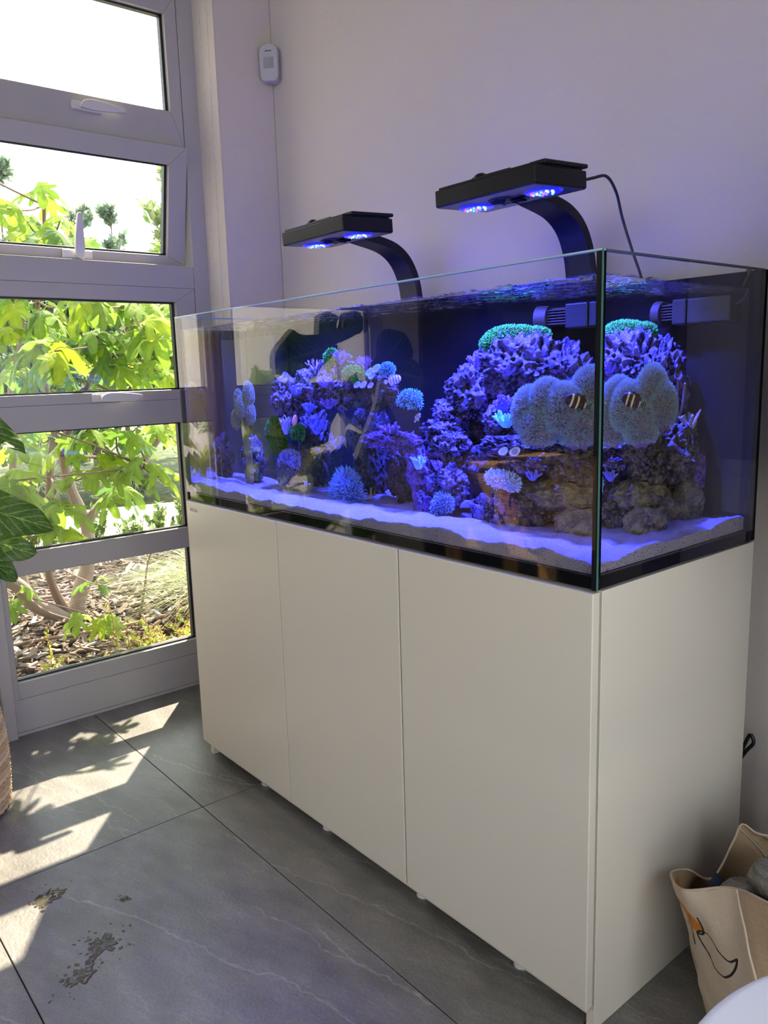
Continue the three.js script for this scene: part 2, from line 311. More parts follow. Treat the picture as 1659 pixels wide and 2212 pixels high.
// water: clear single faces that bend the view as the real ones do; the surface is a rippled sheet
const TG = 0.012;                                                      // glass thickness
M.glass = new THREE.MeshPhysicalMaterial({ color: new THREE.Color().setRGB(0.96, 0.985, 0.975), roughness: 0, transmission: 1, thickness: 0, ior: 1.5 });
M.glassEdge = mat([0.10, 0.42, 0.36], 0.15, { transmission: 0.25, thickness: 0 });
M.waterFace = new THREE.MeshPhysicalMaterial({ color: 0xffffff, roughness: 0, transmission: 1, thickness: 0.5, ior: 1.33, specularColor: new THREE.Color(0, 0, 0) });
const rippleTex = greyTex(512, 512, (u, v) => 0.5 + tileNoise(u, v, 7, 21, 3) * 0.9);
M.waterTop = new THREE.MeshPhysicalMaterial({ color: 0xffffff, roughness: 0, transmission: 1, thickness: 0, ior: 1.33, bumpMap: rippleTex, bumpScale: 0.006 });
{
  const a = thing('aquarium', 'large rectangular glass reef aquarium standing on the white cabinet', 'aquarium', [0, 0, 0]);
  const y0 = HC + 0.001, yb = 0.871;
  // thin sheets: the outer face of each pane is the one that mirrors the room
  const sheet = (w, h) => new THREE.PlaneGeometry(w, h);
  part('front_pane', sheet(TW - 0.004, TT - yb).translate(TW / 2, (TT + yb) / 2, TD), M.glass, a);
  part('side_pane', sheet(TD - 0.004, TT - yb).rotateY(Math.PI / 2).translate(TW, (TT + yb) / 2, TD / 2), M.glass, a);
  part('side_pane', sheet(TD - 0.004, TT - yb).rotateY(-Math.PI / 2).translate(0, (TT + yb) / 2, TD / 2), M.glass, a);
  part('back_pane', boxUV(bx(0, TW, y0, TT - 0.001, 0, TG, 0.001)), mat([0.004, 0.0045, 0.007], 0.7, { specularIntensity: 0.15 }), a, 'black painted back pane');
  part('base_band', boxUV(merge([bx(0.003, TW - 0.003, y0, yb, 0.004, TD - 0.004, 0.001)])), M.blackGloss, a, 'black band around the foot of the tank');
  part('added_amber_sheet', bx(-0.0075, -0.0008, 0.872, WL - 0.004, 0.016, TD - 0.006, 0), new THREE.MeshPhysicalMaterial({ color: 0xffffff, roughness: 0, transmission: 1, thickness: 0.006, ior: 1.001, specularIntensity: 0, attenuationColor: new THREE.Color().setRGB(0.98, 0.42, 0.03), attenuationDistance: 0.09 }), a, 'added amber sheet standing for the yellow to red light split by the water');  // added sheet; its amber stands for light dispersed by the water
  // polished top rims
  part('glass_rim', bx(0, TW, TT - 0.0032, TT, TD - TG, TD, 0.0012), mat([0.46, 0.66, 0.66], 0.08, { specularIntensity: 1 }), a, 'polished front rim');
  part('glass_rim', bx(0, TG, TT - 0.003, TT, TG, TD - TG, 0.0008), mat([0.2, 0.3, 0.3], 0.1), a);
  part('glass_rim', bx(TW - TG, TW, TT - 0.003, TT, TG, TD - TG, 0.0008), mat([0.08, 0.09, 0.11], 0.1), a);
  // corner seams: black silicone fillets inside and the green cut edge of the front pane
  for (const [x, s] of [[0, 1], [TW, -1]]) {
    part('silicone_seam', merge([bx(x, x + s * 0.007, y0, TT - 0.004, TD - 0.0125, TD - 0.001, 0), bx(x + s * 0.004, x + s * 0.0105, y0, TT - 0.004, TD - 0.0185, TD - 0.002, 0)]), M.silicone, a);
    part('silicone_seam', bx(x + s * 0.001, x + s * 0.012, y0, TT - 0.004, TG, TG + 0.016, 0), M.silicone, a);
  }
  part('glass_edge', bx(TW - 0.0005, TW + 0.0004, y0, TT - 0.001, TD - 0.0062, TD - 0.0012, 0), mat([0.05, 0.16, 0.14], 0.06, { specularIntensity: 1 }), a, 'green cut edge of the front pane');
}
{
  const w = thing('water', 'clear rippled water filling the glass aquarium', 'water'); w.userData.kind = 'stuff';
  const i = TG, y0 = 0.8715, x1 = TW - i, z1 = TD - i;
  const quad = (a, b, c, d) => { const g = new THREE.BufferGeometry(); g.setAttribute('position', new THREE.BufferAttribute(new Float32Array([...a, ...b, ...c, ...d]), 3)); g.setIndex([0, 1, 2, 0, 2, 3]); g.computeVertexNormals(); return g; };
  const faces = mergeGeometries([
    quad([i, y0, z1], [x1, y0, z1], [x1, WL, z1], [i, WL, z1]),
    quad([x1, y0, z1], [x1, y0, i], [x1, WL, i], [x1, WL, z1]),
    quad([i, y0, i], [i, y0, z1], [i, WL, z1], [i, WL, i]),
  ]);
  const f = part('water_body', faces, M.waterFace, w); f.castShadow = false;
  const top = new THREE.PlaneGeometry(x1 - i, z1 - i, 150, 54).rotateX(-Math.PI / 2).translate((x1 + i) / 2, WL, (z1 + i) / 2), p = top.attributes.position;
  for (let k = 0; k < p.count; k++) {
    const x = p.getX(k), z = p.getZ(k), e = Math.min(z1 - z, x1 - x, z - i, x - i);
    p.setY(k, WL + 0.0022 * n2(x * 9, z * 12) + 0.0011 * n2(x * 28 + 4, z * 31) + 0.003 * Math.exp(-e / 0.006));
  }
  top.computeVertexNormals(); setUV(top, (x, y, z) => [x * 3, z * 3]);
  const s = part('water_surface', top, M.waterTop, w); s.castShadow = false;
}
// ---------------------------------------------------------------- reef inside the aquarium
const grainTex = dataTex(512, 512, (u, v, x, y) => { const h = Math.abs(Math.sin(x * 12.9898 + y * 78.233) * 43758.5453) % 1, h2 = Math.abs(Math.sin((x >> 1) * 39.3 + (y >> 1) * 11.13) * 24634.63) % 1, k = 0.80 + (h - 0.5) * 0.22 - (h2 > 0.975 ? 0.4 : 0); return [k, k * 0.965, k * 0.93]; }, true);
M.sand = mat([0.58, 0.56, 0.74], 0.95, { map: rep(grainTex, 2.6, 2.6), bumpMap: rep(plasterBump, 14, 14), bumpScale: 0.0012 });  // lavender tint puts the scattered blue lamp light into the sand colour
const sandTop = (x, z) => {
  let y = 0.8915 + 0.006 * n2(x * 4.2, z * 5) + 0.004 * n2(x * 11 + 5, z * 13) + 0.0016 * n2(x * 34, z * 40);
  y += 0.012 * Math.exp(-((x - 1.12) ** 2) / 0.004 - ((z - 0.52) ** 2) / 0.02) + 0.010 * Math.exp(-((x - 0.05) ** 2 + (z - 0.5) ** 2) / 0.03) + 0.007 * Math.exp(-((x - 1.38) ** 2) / 0.006 - ((z - 0.52) ** 2) / 0.02) - 0.008 * Math.exp(-((x - 1.49) ** 2 + (z - 0.54) ** 2) / 0.006) + 0.012 * Math.exp(-((x - 1.42) ** 2 + (z - 0.12) ** 2) / 0.008);
  return y;
};
{
  const X0 = 0.0125, X1 = 1.4875, Z0 = 0.0125, Z1 = 0.5405, NX = 260, NZ = 96, g = new THREE.PlaneGeometry(X1 - X0, Z1 - Z0, NX, NZ).rotateX(-Math.PI / 2).translate((X0 + X1) / 2, 0, (Z0 + Z1) / 2), p = g.attributes.position, sk = [], si = [];
  for (let i = 0; i < p.count; i++) p.setY(i, sandTop(p.getX(i), p.getZ(i)));
  g.computeVertexNormals();
  const wall = (a, b, n) => { const s = sk.length / 3; for (let i = 0; i <= n; i++) { const x = mix(a[0], b[0], i / n), z = mix(a[1], b[1], i / n); sk.push(x, 0.8718, z, x, sandTop(x, z), z); } for (let i = 0; i < n; i++) { const k = s + 2 * i; si.push(k, k + 2, k + 1, k + 1, k + 2, k + 3); } };
  wall([X0, Z1], [X1, Z1], NX); wall([X1, Z1], [X1, Z0], NZ); wall([X0, Z0], [X0, Z1], NZ);
  const s = new THREE.BufferGeometry(); s.setAttribute('position', new THREE.BufferAttribute(new Float32Array(sk), 3)); s.setIndex(si); s.computeVertexNormals();
  const all = merge([g, (s.setAttribute('uv', new THREE.BufferAttribute(new Float32Array(sk.length / 3 * 2), 2)), s)]);
  tag(solid('sand_bed', setUV(all, (x, y, z, a, b, c) => [x + z * 0.37 * (Math.abs(b) < 0.5 ? 1 : 0), (Math.abs(b) < 0.5 ? y : z)]), M.sand, 'coral sand bed along the bottom of the aquarium, blue lamp glow put into its lavender colour'), null, null, null, 'stuff');
}
M.reef = mat([1, 1, 1], 0.85, { vertexColors: true, bumpMap: plasterBump, bumpScale: 0.002 });
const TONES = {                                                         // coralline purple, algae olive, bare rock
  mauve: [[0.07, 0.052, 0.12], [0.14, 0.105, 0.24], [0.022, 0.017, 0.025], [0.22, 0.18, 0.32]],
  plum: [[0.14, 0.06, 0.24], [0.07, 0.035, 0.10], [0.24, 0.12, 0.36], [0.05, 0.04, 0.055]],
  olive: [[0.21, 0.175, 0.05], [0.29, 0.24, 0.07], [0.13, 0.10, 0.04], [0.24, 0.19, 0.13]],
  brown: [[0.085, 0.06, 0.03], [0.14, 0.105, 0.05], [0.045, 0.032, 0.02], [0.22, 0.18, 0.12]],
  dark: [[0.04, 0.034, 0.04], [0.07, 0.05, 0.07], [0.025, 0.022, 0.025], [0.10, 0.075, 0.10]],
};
function paintNoise(g, tones, f, seed) {
  const p = g.attributes.position, c = new Float32Array(p.count * 3);
  for (let i = 0; i < p.count; i++) {
    const x = p.getX(i), y = p.getY(i), z = p.getZ(i), a = fbm3(x * f + seed, y * f, z * f, 3), b = n3(x * f * 3.1, y * f * 3.1 + seed, z * f * 3.1), k = 0.88 + 0.28 * n3(x * f * 9, y * f * 9, z * f * 9 + seed);
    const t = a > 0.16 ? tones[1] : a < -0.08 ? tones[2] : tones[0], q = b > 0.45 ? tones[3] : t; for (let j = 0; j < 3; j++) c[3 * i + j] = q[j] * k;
  }
  g.setAttribute('color', new THREE.BufferAttribute(c, 3)); return g;
}
// porous live rock: an ellipsoid carved by ridged noise, with pits and knobs
function rockGeo(sc, seed, craggy = 1, detail = 26) {
  let g = mergeVertices(new THREE.IcosahedronGeometry(1, detail).deleteAttribute('normal').deleteAttribute('uv'));
  const p = g.attributes.position, S = Math.cbrt(sc[0] * sc[1] * sc[2]);
  for (let i = 0; i < p.count; i++) {
    let x = p.getX(i), y = p.getY(i), z = p.getZ(i);
    const big = fbm3(x * 1.1 + seed, y * 1.1, z * 1.1, 2), X = x * sc[0] / S, Y = y * sc[1] / S, Z = z * sc[2] / S;
    const ridge = 1 - Math.abs(n3(X * 2.1 + seed, Y * 2.1, Z * 2.1 + 4)) * 2, r2 = n3(X * 4.6 + seed, Y * 4.6 + 2, Z * 4.6), pit = smooth(0.25, 0.7, n3(X * 4.4, Y * 4.4 + seed, Z * 4.4 + 9)), kn = n3(X * 10, Y * 10, Z * 10 + seed);
    const k = 1 + 0.34 * big + craggy * (0.085 * ridge + 0.06 * r2 - 0.13 * pit + 0.022 * kn);
    p.setXYZ(i, x * sc[0] * k, y * sc[1] * k, z * sc[2] * k);
  }
  g.computeVertexNormals(); return g;
}
function rock(label, pos, sc, seed, tones, craggy = 1, rot = 0) {
  const g = paintNoise(rockGeo(sc, seed, craggy, Math.max(...sc) > 0.08 ? 38 : 26), TONES[tones], 26, seed); setUV(g, (x, y, z) => [(x + z) * 7, (y + z * 0.6) * 7]);
  const o = solid('reef_rock', g, M.reef, label, 'rock', 'live rocks in the aquarium'); o.position.set(...pos); o.rotation.y = rot; return o;
}
// right-hand tower
rock('craggy purple rock crowning the tall reef tower on the right', [1.10, 1.215, 0.13], [0.115, 0.076, 0.07], 3, 'mauve', 1.25, 0.3);
rock('steep purple rock forming the right shoulder of the reef tower', [1.185, 1.165, 0.10], [0.075, 0.10, 0.055], 4, 'mauve', 1.25);
rock('rounded purple rock jutting out left of the reef tower', [0.985, 1.165, 0.155], [0.075, 0.062, 0.06], 5, 'mauve', 1.1);
rock('knobbly purple rock at the lower left tip of the reef tower', [0.93, 1.120, 0.18], [0.055, 0.034, 0.045], 6, 'mauve', 1.1);
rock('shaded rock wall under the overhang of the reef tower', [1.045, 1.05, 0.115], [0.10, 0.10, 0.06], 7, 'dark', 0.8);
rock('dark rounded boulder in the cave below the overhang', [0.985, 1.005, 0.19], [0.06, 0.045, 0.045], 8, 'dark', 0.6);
rock('narrow bluish rock shelf carrying polyps left of the big anemone', [1.135, 1.055, 0.245], [0.072, 0.022, 0.045], 9, 'mauve', 1.3, 0.5);
rock('small lower rock shelf with round polyps', [1.185, 1.018, 0.27], [0.045, 0.017, 0.034], 10, 'mauve', 1.3, 0.4);
rock('lump of purple rock holding the blue frilly coral', [1.10, 1.105, 0.215], [0.05, 0.035, 0.04], 11, 'mauve', 1.2);
rock('porous brown rock carrying the big anemone', [1.26, 1.035, 0.17], [0.098, 0.062, 0.085], 12, 'brown', 1.35);
rock('porous brown rock standing at the right end of the reef', [1.245, 1.03, 0.075], [0.062, 0.085, 0.04], 13, 'brown', 1.3);
rock('smooth olive boulder lying under the porous brown rock', [1.245, 0.957, 0.215], [0.082, 0.034, 0.06], 14, 'olive', 0.45);
rock('olive boulder at the right foot of the reef', [1.285, 0.925, 0.09], [0.066, 0.05, 0.05], 15, 'olive', 0.55);
rock('low olive boulder nearest the right-hand corner of the tank', [1.325, 0.907, 0.255], [0.058, 0.034, 0.05], 16, 'olive', 0.55);
rock('olive boulder stacked between the two lower ones', [1.265, 0.918, 0.165], [0.07, 0.044, 0.06], 17, 'olive', 0.5);
rock('dark rock at the left foot of the right reef', [1.155, 0.925, 0.22], [0.075, 0.052, 0.06], 18, 'brown', 0.9);
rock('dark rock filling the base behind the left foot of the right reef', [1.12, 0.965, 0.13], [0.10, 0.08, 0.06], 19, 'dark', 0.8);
rock('small purple rock at the right end with a pale mushroom coral', [1.285, 0.99, 0.045], [0.026, 0.045, 0.026], 20, 'plum', 0.8);
rock('small pointed rock alone on the sand before the right reef', [1.10, 0.915, 0.28], [0.048, 0.036, 0.038], 21, 'mauve', 1);
// middle column
rock('purple rock at the top of the middle stack', [0.915, 1.072, 0.21], [0.06, 0.034, 0.05], 22, 'mauve', 1.2);
rock('purple rock below the top of the middle stack', [0.955, 1.045, 0.235], [0.055, 0.034, 0.045], 23, 'mauve', 1.2, 1);
rock('large knobbly rock in the middle stack', [0.885, 0.985, 0.245], [0.062, 0.062, 0.055], 24, 'plum', 1.15);
rock('rock leaning at the foot of the middle stack', [0.965, 0.955, 0.275], [0.055, 0.050, 0.045], 25, 'mauve', 1.1);
rock('small dark rock on the sand at the foot of the middle stack', [0.925, 0.912, 0.295], [0.042, 0.036, 0.038], 26, 'plum', 1);
rock('flat purple rock shelf sticking out left of the middle stack', [0.785, 1.052, 0.275], [0.085, 0.022, 0.055], 27, 'plum', 1.25, 0.3);
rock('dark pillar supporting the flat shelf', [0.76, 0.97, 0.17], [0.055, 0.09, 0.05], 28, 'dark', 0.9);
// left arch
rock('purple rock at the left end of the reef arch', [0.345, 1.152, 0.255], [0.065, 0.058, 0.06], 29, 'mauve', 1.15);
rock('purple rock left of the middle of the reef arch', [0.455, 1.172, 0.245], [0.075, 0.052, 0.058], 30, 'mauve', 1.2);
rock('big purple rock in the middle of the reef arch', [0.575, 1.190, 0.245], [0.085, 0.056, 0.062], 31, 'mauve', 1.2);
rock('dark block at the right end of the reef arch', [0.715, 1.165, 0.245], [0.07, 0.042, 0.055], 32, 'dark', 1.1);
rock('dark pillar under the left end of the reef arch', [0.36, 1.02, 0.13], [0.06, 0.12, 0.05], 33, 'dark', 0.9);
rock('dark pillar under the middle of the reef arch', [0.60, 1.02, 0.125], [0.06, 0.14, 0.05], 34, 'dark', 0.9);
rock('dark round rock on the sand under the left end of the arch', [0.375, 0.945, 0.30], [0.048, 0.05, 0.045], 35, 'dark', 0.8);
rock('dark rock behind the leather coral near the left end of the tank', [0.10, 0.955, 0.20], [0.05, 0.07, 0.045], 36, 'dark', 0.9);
// crest knobs
// ---- corals
const vcol = (g, f) => { const p = g.attributes.position, c = new Float32Array(p.count * 3); for (let i = 0; i < p.count; i++) { const k = f(p.getX(i), p.getY(i), p.getZ(i)); c[3 * i] = k[0]; c[3 * i + 1] = k[1]; c[3 * i + 2] = k[2]; } g.setAttribute('color', new THREE.BufferAttribute(c, 3)); return g; };
const flat = (rgb) => mat(rgb, 0.75);
M.polyp = mat([1, 1, 1], 0.7, { vertexColors: true });
function tentacle(base, tip, len, r0, r1, bend) {                        // one soft tentacle along +y with a rounded, coloured tip
  const S = 5, N = 5, pos = [], col = [], idx = [];
  for (let j = 0; j <= S; j++) { const f = j / S, r = j === S ? 0.0001 : mix(r0, r1, f) * (j === S - 1 ? 1.15 : 1), y = len * (j === S ? 1.02 : f), x = bend * f * f; for (let i = 0; i < N; i++) { const a = (i / N) * 6.283; pos.push(x + Math.cos(a) * r, y, Math.sin(a) * r); const t = smooth(0.45, 0.9, f); col.push(mix(base[0], tip[0], t), mix(base[1], tip[1], t), mix(base[2], tip[2], t)); } }
  for (let j = 0; j < S; j++) for (let i = 0; i < N; i++) { const a = j * N + i, b = j * N + (i + 1) % N; idx.push(a, a + N, b, b, a + N, b + N); }
  const g = new THREE.BufferGeometry(); g.setAttribute('position', new THREE.BufferAttribute(new Float32Array(pos), 3)); g.setAttribute('color', new THREE.BufferAttribute(new Float32Array(col), 3)); g.setIndex(idx); g.computeVertexNormals(); return g;
}
// soft lobes covered in polyps or tentacles
function fuzzy(name, label, cat, pos, lobes, o) {
  const t = thing(name, label, cat, pos, 0, o.group), r = rng(o.seed), bodies = [], mats = [];
  for (const [x, y, z, a, b, c] of lobes) { const g = mergeVertices(new THREE.IcosahedronGeometry(1, 10).deleteAttribute('normal').deleteAttribute('uv')), p = g.attributes.position; for (let i = 0; i < p.count; i++) { const k = 1 + 0.12 * n3(p.getX(i) * 2 + x * 50, p.getY(i) * 2, p.getZ(i) * 2); p.setXYZ(i, x + p.getX(i) * a * k, y + p.getY(i) * b * k, z + p.getZ(i) * c * k); } g.computeVertexNormals(); bodies.push(g); }
  bodies.forEach((g) => part('coral_body', g, flat(o.body), t));
  const N = o.n, m4 = new THREE.Matrix4(), q = new THREE.Quaternion(), up = V(0, 1, 0), geos = [tentacle(o.base, o.tip, o.len, o.r0, o.r1, o.len * 0.35), tentacle(o.base, o.tip, o.len, o.r0, o.r1, -o.len * 0.2)];
  geos.forEach((g, gi) => {
    const list = []; const tot = lobes.reduce((s, l) => s + l[3] * l[4], 0);
    for (const [x, y, z, a, b, c] of lobes) for (let i = 0; i < (N / 2) * (a * b) / tot; i++) {
      const u = r() * 6.283, v = Math.acos(mix(-0.75, 1, r())), n = V(Math.sin(v) * Math.cos(u), Math.cos(v), Math.sin(v) * Math.sin(u)), P = V(x + n.x * a * 0.97, y + n.y * b * 0.97, z + n.z * c * 0.97), d = V(n.x / a, n.y / b, n.z / c).normalize().add(V(rand(r, -0.5, 0.5), rand(r, -0.15, 0.5), rand(r, -0.5, 0.5))).normalize();
      q.setFromUnitVectors(up, d).multiply(new THREE.Quaternion().setFromAxisAngle(up, r() * 6.3)); const s = rand(r, 0.65, 1.2); list.push(m4.clone().compose(P, q, V(s, s, s)));
    }
    const im = new THREE.InstancedMesh(g, M.polyp, list.length); list.forEach((m, i) => im.setMatrixAt(i, m)); im.name = 'tentacles'; im.userData.kind = 'stuff'; shadows(im); t.add(im);
  });
  return t;
}
fuzzy('anemone', 'big fluffy pinkish anemone with pale cyan tips on the right reef', 'anemone', [1.29, 1.12, 0.275],
  [[-0.075, 0.008, 0.02, 0.036, 0.048, 0.036], [-0.035, 0.025, 0.02, 0.036, 0.046, 0.036], [0.005, 0.012, 0.02, 0.042, 0.05, 0.04], [0.045, 0.042, -0.02, 0.036, 0.05, 0.036], [0.03, -0.01, 0.0, 0.045, 0.05, 0.042], [-0.05, -0.02, 0.03, 0.038, 0.04, 0.036], [0.075, 0.015, -0.03, 0.032, 0.045, 0.032]],
  { seed: 5, n: 42000, body: [0.22, 0.14, 0.12], base: [0.36, 0.27, 0.23], tip: [0.36, 0.56, 0.50], len: 0.0105, r0: 0.00045, r1: 0.0004 });
fuzzy('leather_coral', 'grey-tan finger leather coral with four velvety lobes at the left end of the tank', 'coral', [0.155, 1.12, 0.30],
  [[0.026, 0.042, 0, 0.023, 0.038, 0.023], [-0.032, 0.024, 0.0, 0.018, 0.034, 0.018], [0.0, 0.004, 0.022, 0.023, 0.034, 0.02], [-0.036, -0.032, 0.016, 0.022, 0.03, 0.02], [0.034, -0.014, 0.004, 0.02, 0.032, 0.02]],
  { seed: 6, n: 7000, body: [0.20, 0.17, 0.06], base: [0.30, 0.26, 0.09], tip: [0.30, 0.50, 0.24], len: 0.0045, r0: 0.0006, r1: 0.0006 });
scene.children.at(-1).add((() => { const m = shadows(new THREE.Mesh(tube([[0.0, -0.235, -0.01], [0.002, -0.15, -0.01], [-0.004, -0.08, 0.0], [-0.004, -0.01, 0.004]], 0.013, 20, 10, (k) => mix(1.3, 1.1, k)), flat([0.15, 0.12, 0.02]))); m.name = 'stalk'; return m; })());
fuzzy('sand_anemone', 'shaggy pale blue anemone sitting alone on the sand below the arch', 'anemone', [0.632, 0.915, 0.312],
  [[0, 0.014, 0, 0.03, 0.028, 0.028], [0.026, -0.004, 0, 0.022, 0.018, 0.022], [-0.024, -0.006, 0, 0.02, 0.015, 0.02]], { seed: 7, n: 1500, body: [0.12, 0.09, 0.09], base: [0.20, 0.24, 0.28], tip: [0.22, 0.50, 0.62], len: 0.026, r0: 0.0008, r1: 0.0005 });
const tuftOpt = (seed, n, body, base, tip, len = 0.008) => ({ seed, n, body, base, tip, len, r0: 0.0009, r1: 0.0009 });
const CY = [[0.05, 0.1, 0.11], [0.10, 0.26, 0.30], [0.20, 0.66, 0.70]], GR = [[0.02, 0.06, 0.012], [0.025, 0.13, 0.01], [0.04, 0.42, 0.015]], BL = [[0.1, 0.1, 0.2], [0.2, 0.2, 0.35], [0.4, 0.42, 0.7]];
const tuft = (label, pos, lobes, seed, n, C, len, cat = 'coral') => fuzzy(cat === 'algae' ? 'algae_tuft' : 'tuft_coral', label, cat, pos, lobes, tuftOpt(seed, n, ...C, len));
tuft('turquoise tuft coral standing above the flat shelf, its head bright cyan', [0.872, 1.155, 0.30], [[0, 0, 0, 0.026, 0.013, 0.024], [-0.012, -0.008, 0.01, 0.016, 0.01, 0.016], [0.016, -0.01, 0.005, 0.016, 0.012, 0.016]], 11, 900, CY, 0.011);
tuft('pale blue tuft coral on the sand at the foot of the middle stack', [0.985, 0.922, 0.318], [[0, 0, 0, 0.024, 0.022, 0.022], [-0.012, -0.012, 0.006, 0.018, 0.02, 0.018]], 12, 900, [[0.08, 0.09, 0.12], [0.18, 0.22, 0.28], [0.30, 0.48, 0.62]], 0.008);
tuft('white fluffy coral with a cyan fringe low before the right reef', [1.148, 0.985, 0.30], [[0, 0, 0, 0.028, 0.017, 0.024], [0.022, -0.004, 0, 0.016, 0.018, 0.016], [-0.02, 0.004, 0.008, 0.018, 0.014, 0.016]], 13, 1000, [[0.3, 0.3, 0.36], [0.45, 0.46, 0.56], [0.50, 0.75, 0.85]], 0.009);
tuft('cyan tuft coral at the right end of the reef arch', [0.775, 1.222, 0.27], [[0, 0, 0, 0.018, 0.012, 0.016]], 14, 500, CY, 0.008);
tuft('dark green algae patch on top of the right reef tower', [1.075, 1.282, 0.135], [[0, 0.004, 0, 0.066, 0.018, 0.04], [-0.036, -0.012, 0.014, 0.036, 0.02, 0.034], [0.05, 0.002, -0.02, 0.036, 0.014, 0.028]], 15, 5200, GR, 0.008, 'algae');
tuft('green algae tuft on top of the middle of the reef arch', [0.555, 1.250, 0.262], [[0, 0, 0, 0.022, 0.024, 0.02]], 16, 900, GR, 0.011, 'algae');
tuft('green algae tuft at the right half of the reef arch', [0.655, 1.216, 0.285], [[0, 0, 0, 0.03, 0.012, 0.02], [0.022, -0.01, 0, 0.018, 0.016, 0.016]], 17, 1100, [GR[0], GR[1], [0.06, 0.50, 0.05]], 0.010, 'algae');
tuft('bushy green algae beside the leather coral stalk', [0.30, 1.055, 0.285], [[0, 0, 0, 0.034, 0.034, 0.03], [0.012, -0.035, 0, 0.028, 0.03, 0.026]], 18, 2200, [GR[0], [0.025, 0.11, 0.012], [0.035, 0.24, 0.008]], 0.013, 'algae');
tuft('small green algae clump beside the pink sponge', [0.42, 1.058, 0.30], [[0, 0, 0, 0.022, 0.02, 0.02]], 19, 600, GR, 0.009, 'algae');
tuft('blue polyp coral covering the dark round rock on the sand', [0.388, 0.988, 0.312], [[0, 0, 0, 0.036, 0.018, 0.03], [-0.02, -0.012, 0.01, 0.02, 0.014, 0.02], [0.026, -0.014, 0.008, 0.018, 0.014, 0.018]], 20, 1500, [[0.06, 0.05, 0.12], [0.16, 0.14, 0.34], [0.34, 0.34, 0.62]], 0.009);
// branching stony corals
function branching(label, pos, o) {
  const t = thing('branching_coral', label, 'coral', pos, 0, o.group), r = rng(o.seed), tips = [];
  const grow = (p, d, len, rad, depth) => {
    const e = p.clone().addScaledVector(d, len), m = p.clone().lerp(e, 0.5).add(V(rand(r, -1, 1), rand(r, -1, 1), rand(r, -1, 1)).multiplyScalar(len * 0.10));
    const g = tube([p, m, e], rad, 7, 7, (k) => mix(1, depth ? 0.82 : 0.6, k) * (1 + 0.12 * Math.sin(k * 19 + depth))); const out = [g, new THREE.SphereGeometry(rad * (depth ? 0.82 : 0.66), 7, 5).translate(e.x, e.y, e.z)];
    if (depth) { const n = 2 + (r() < o.bushy ? 1 : 0); for (let i = 0; i < n; i++) { const q = d.clone().add(V(rand(r, -1, 1), rand(r, -0.35, 0.9), rand(r, -1, 1)).multiplyScalar(o.spread)).normalize(); out.push(...grow(e, q, len * rand(r, 0.55, 0.95), rad * 0.8, depth - 1)); } }
    return out;
  };
  for (let i = 0; i < o.stems; i++) { const a = (i / o.stems) * 6.283 + r(), d = V(Math.cos(a) * o.open, 1, Math.sin(a) * o.open).normalize(); part('branch', merge(grow(V(Math.cos(a) * 0.004, 0, Math.sin(a) * 0.004), d, o.len, o.rad, o.depth)), o.mat, t); }
  return t;
}
const C = { blue: flat([0.16, 0.16, 0.55]), pale: flat([0.36, 0.36, 0.55]), violet: flat([0.24, 0.16, 0.55]), cyan: flat([0.26, 0.95, 0.80]), ice: flat([0.30, 0.62, 0.78]), white: flat([0.55, 0.48, 0.44]), plum: flat([0.20, 0.11, 0.34]), pinkish: flat([0.36, 0.26, 0.42]) };
branching('blue-violet branching coral at the upper left edge of the reef tower', [1.005, 1.205, 0.175], { seed: 1, stems: 5, open: 0.35, len: 0.018, rad: 0.0052, depth: 3, spread: 0.75, bushy: 0.5, mat: C.violet });
branching('frilly blue-violet branching coral under the reef tower, in front of the cave', [1.112, 1.125, 0.245], { seed: 2, stems: 7, open: 0.9, len: 0.013, rad: 0.0046, depth: 3, spread: 0.9, bushy: 0.6, mat: C.violet });
branching('bright cyan leafy coral at the left side of the big anemone', [1.155, 1.100, 0.300], { seed: 3, stems: 10, open: 1.4, len: 0.014, rad: 0.0056, depth: 2, spread: 0.8, bushy: 0.4, mat: C.cyan });
branching('pale cyan branching coral on the lower part of the middle stack', [0.905, 0.995, 0.315], { seed: 4, stems: 6, open: 0.7, len: 0.013, rad: 0.0046, depth: 2, spread: 0.8, bushy: 0.4, mat: C.ice });
branching('whitish branching coral under the left end of the reef arch', [0.375, 1.055, 0.312], { seed: 5, stems: 6, open: 0.6, len: 0.018, rad: 0.0042, depth: 3, spread: 0.85, bushy: 0.5, mat: C.pale });
branching('blue bushy branching coral hanging below the middle of the reef arch', [0.515, 1.06, 0.31], { seed: 6, stems: 8, open: 0.9, len: 0.017, rad: 0.0034, depth: 3, spread: 0.9, bushy: 0.7, mat: C.blue });
branching('lower blue branching coral right of the bushy one', [0.60, 1.025, 0.31], { seed: 7, stems: 6, open: 0.9, len: 0.014, rad: 0.003, depth: 3, spread: 0.9, bushy: 0.6, mat: C.blue });
branching('pale star-shaped branching coral on the top left of the reef arch', [0.50, 1.228, 0.285], { seed: 8, stems: 6, open: 1.1, len: 0.019, rad: 0.0036, depth: 1, spread: 0.6, bushy: 0.5, mat: C.pinkish });
branching('plum coloured branching coral on the top of the reef arch', [0.60, 1.235, 0.27], { seed: 9, stems: 8, open: 0.7, len: 0.014, rad: 0.004, depth: 3, spread: 0.8, bushy: 0.7, mat: C.plum });
branching('small violet branching coral at the top right of the reef arch', [0.69, 1.225, 0.27], { seed: 10, stems: 6, open: 0.8, len: 0.011, rad: 0.0036, depth: 3, spread: 0.8, bushy: 0.5, mat: C.plum });
branching('white stubby coral on the right end of the reef', [1.292, 1.082, 0.085], { seed: 11, stems: 5, open: 0.8, len: 0.017, rad: 0.0062, depth: 2, spread: 0.8, bushy: 0.3, mat: C.white });
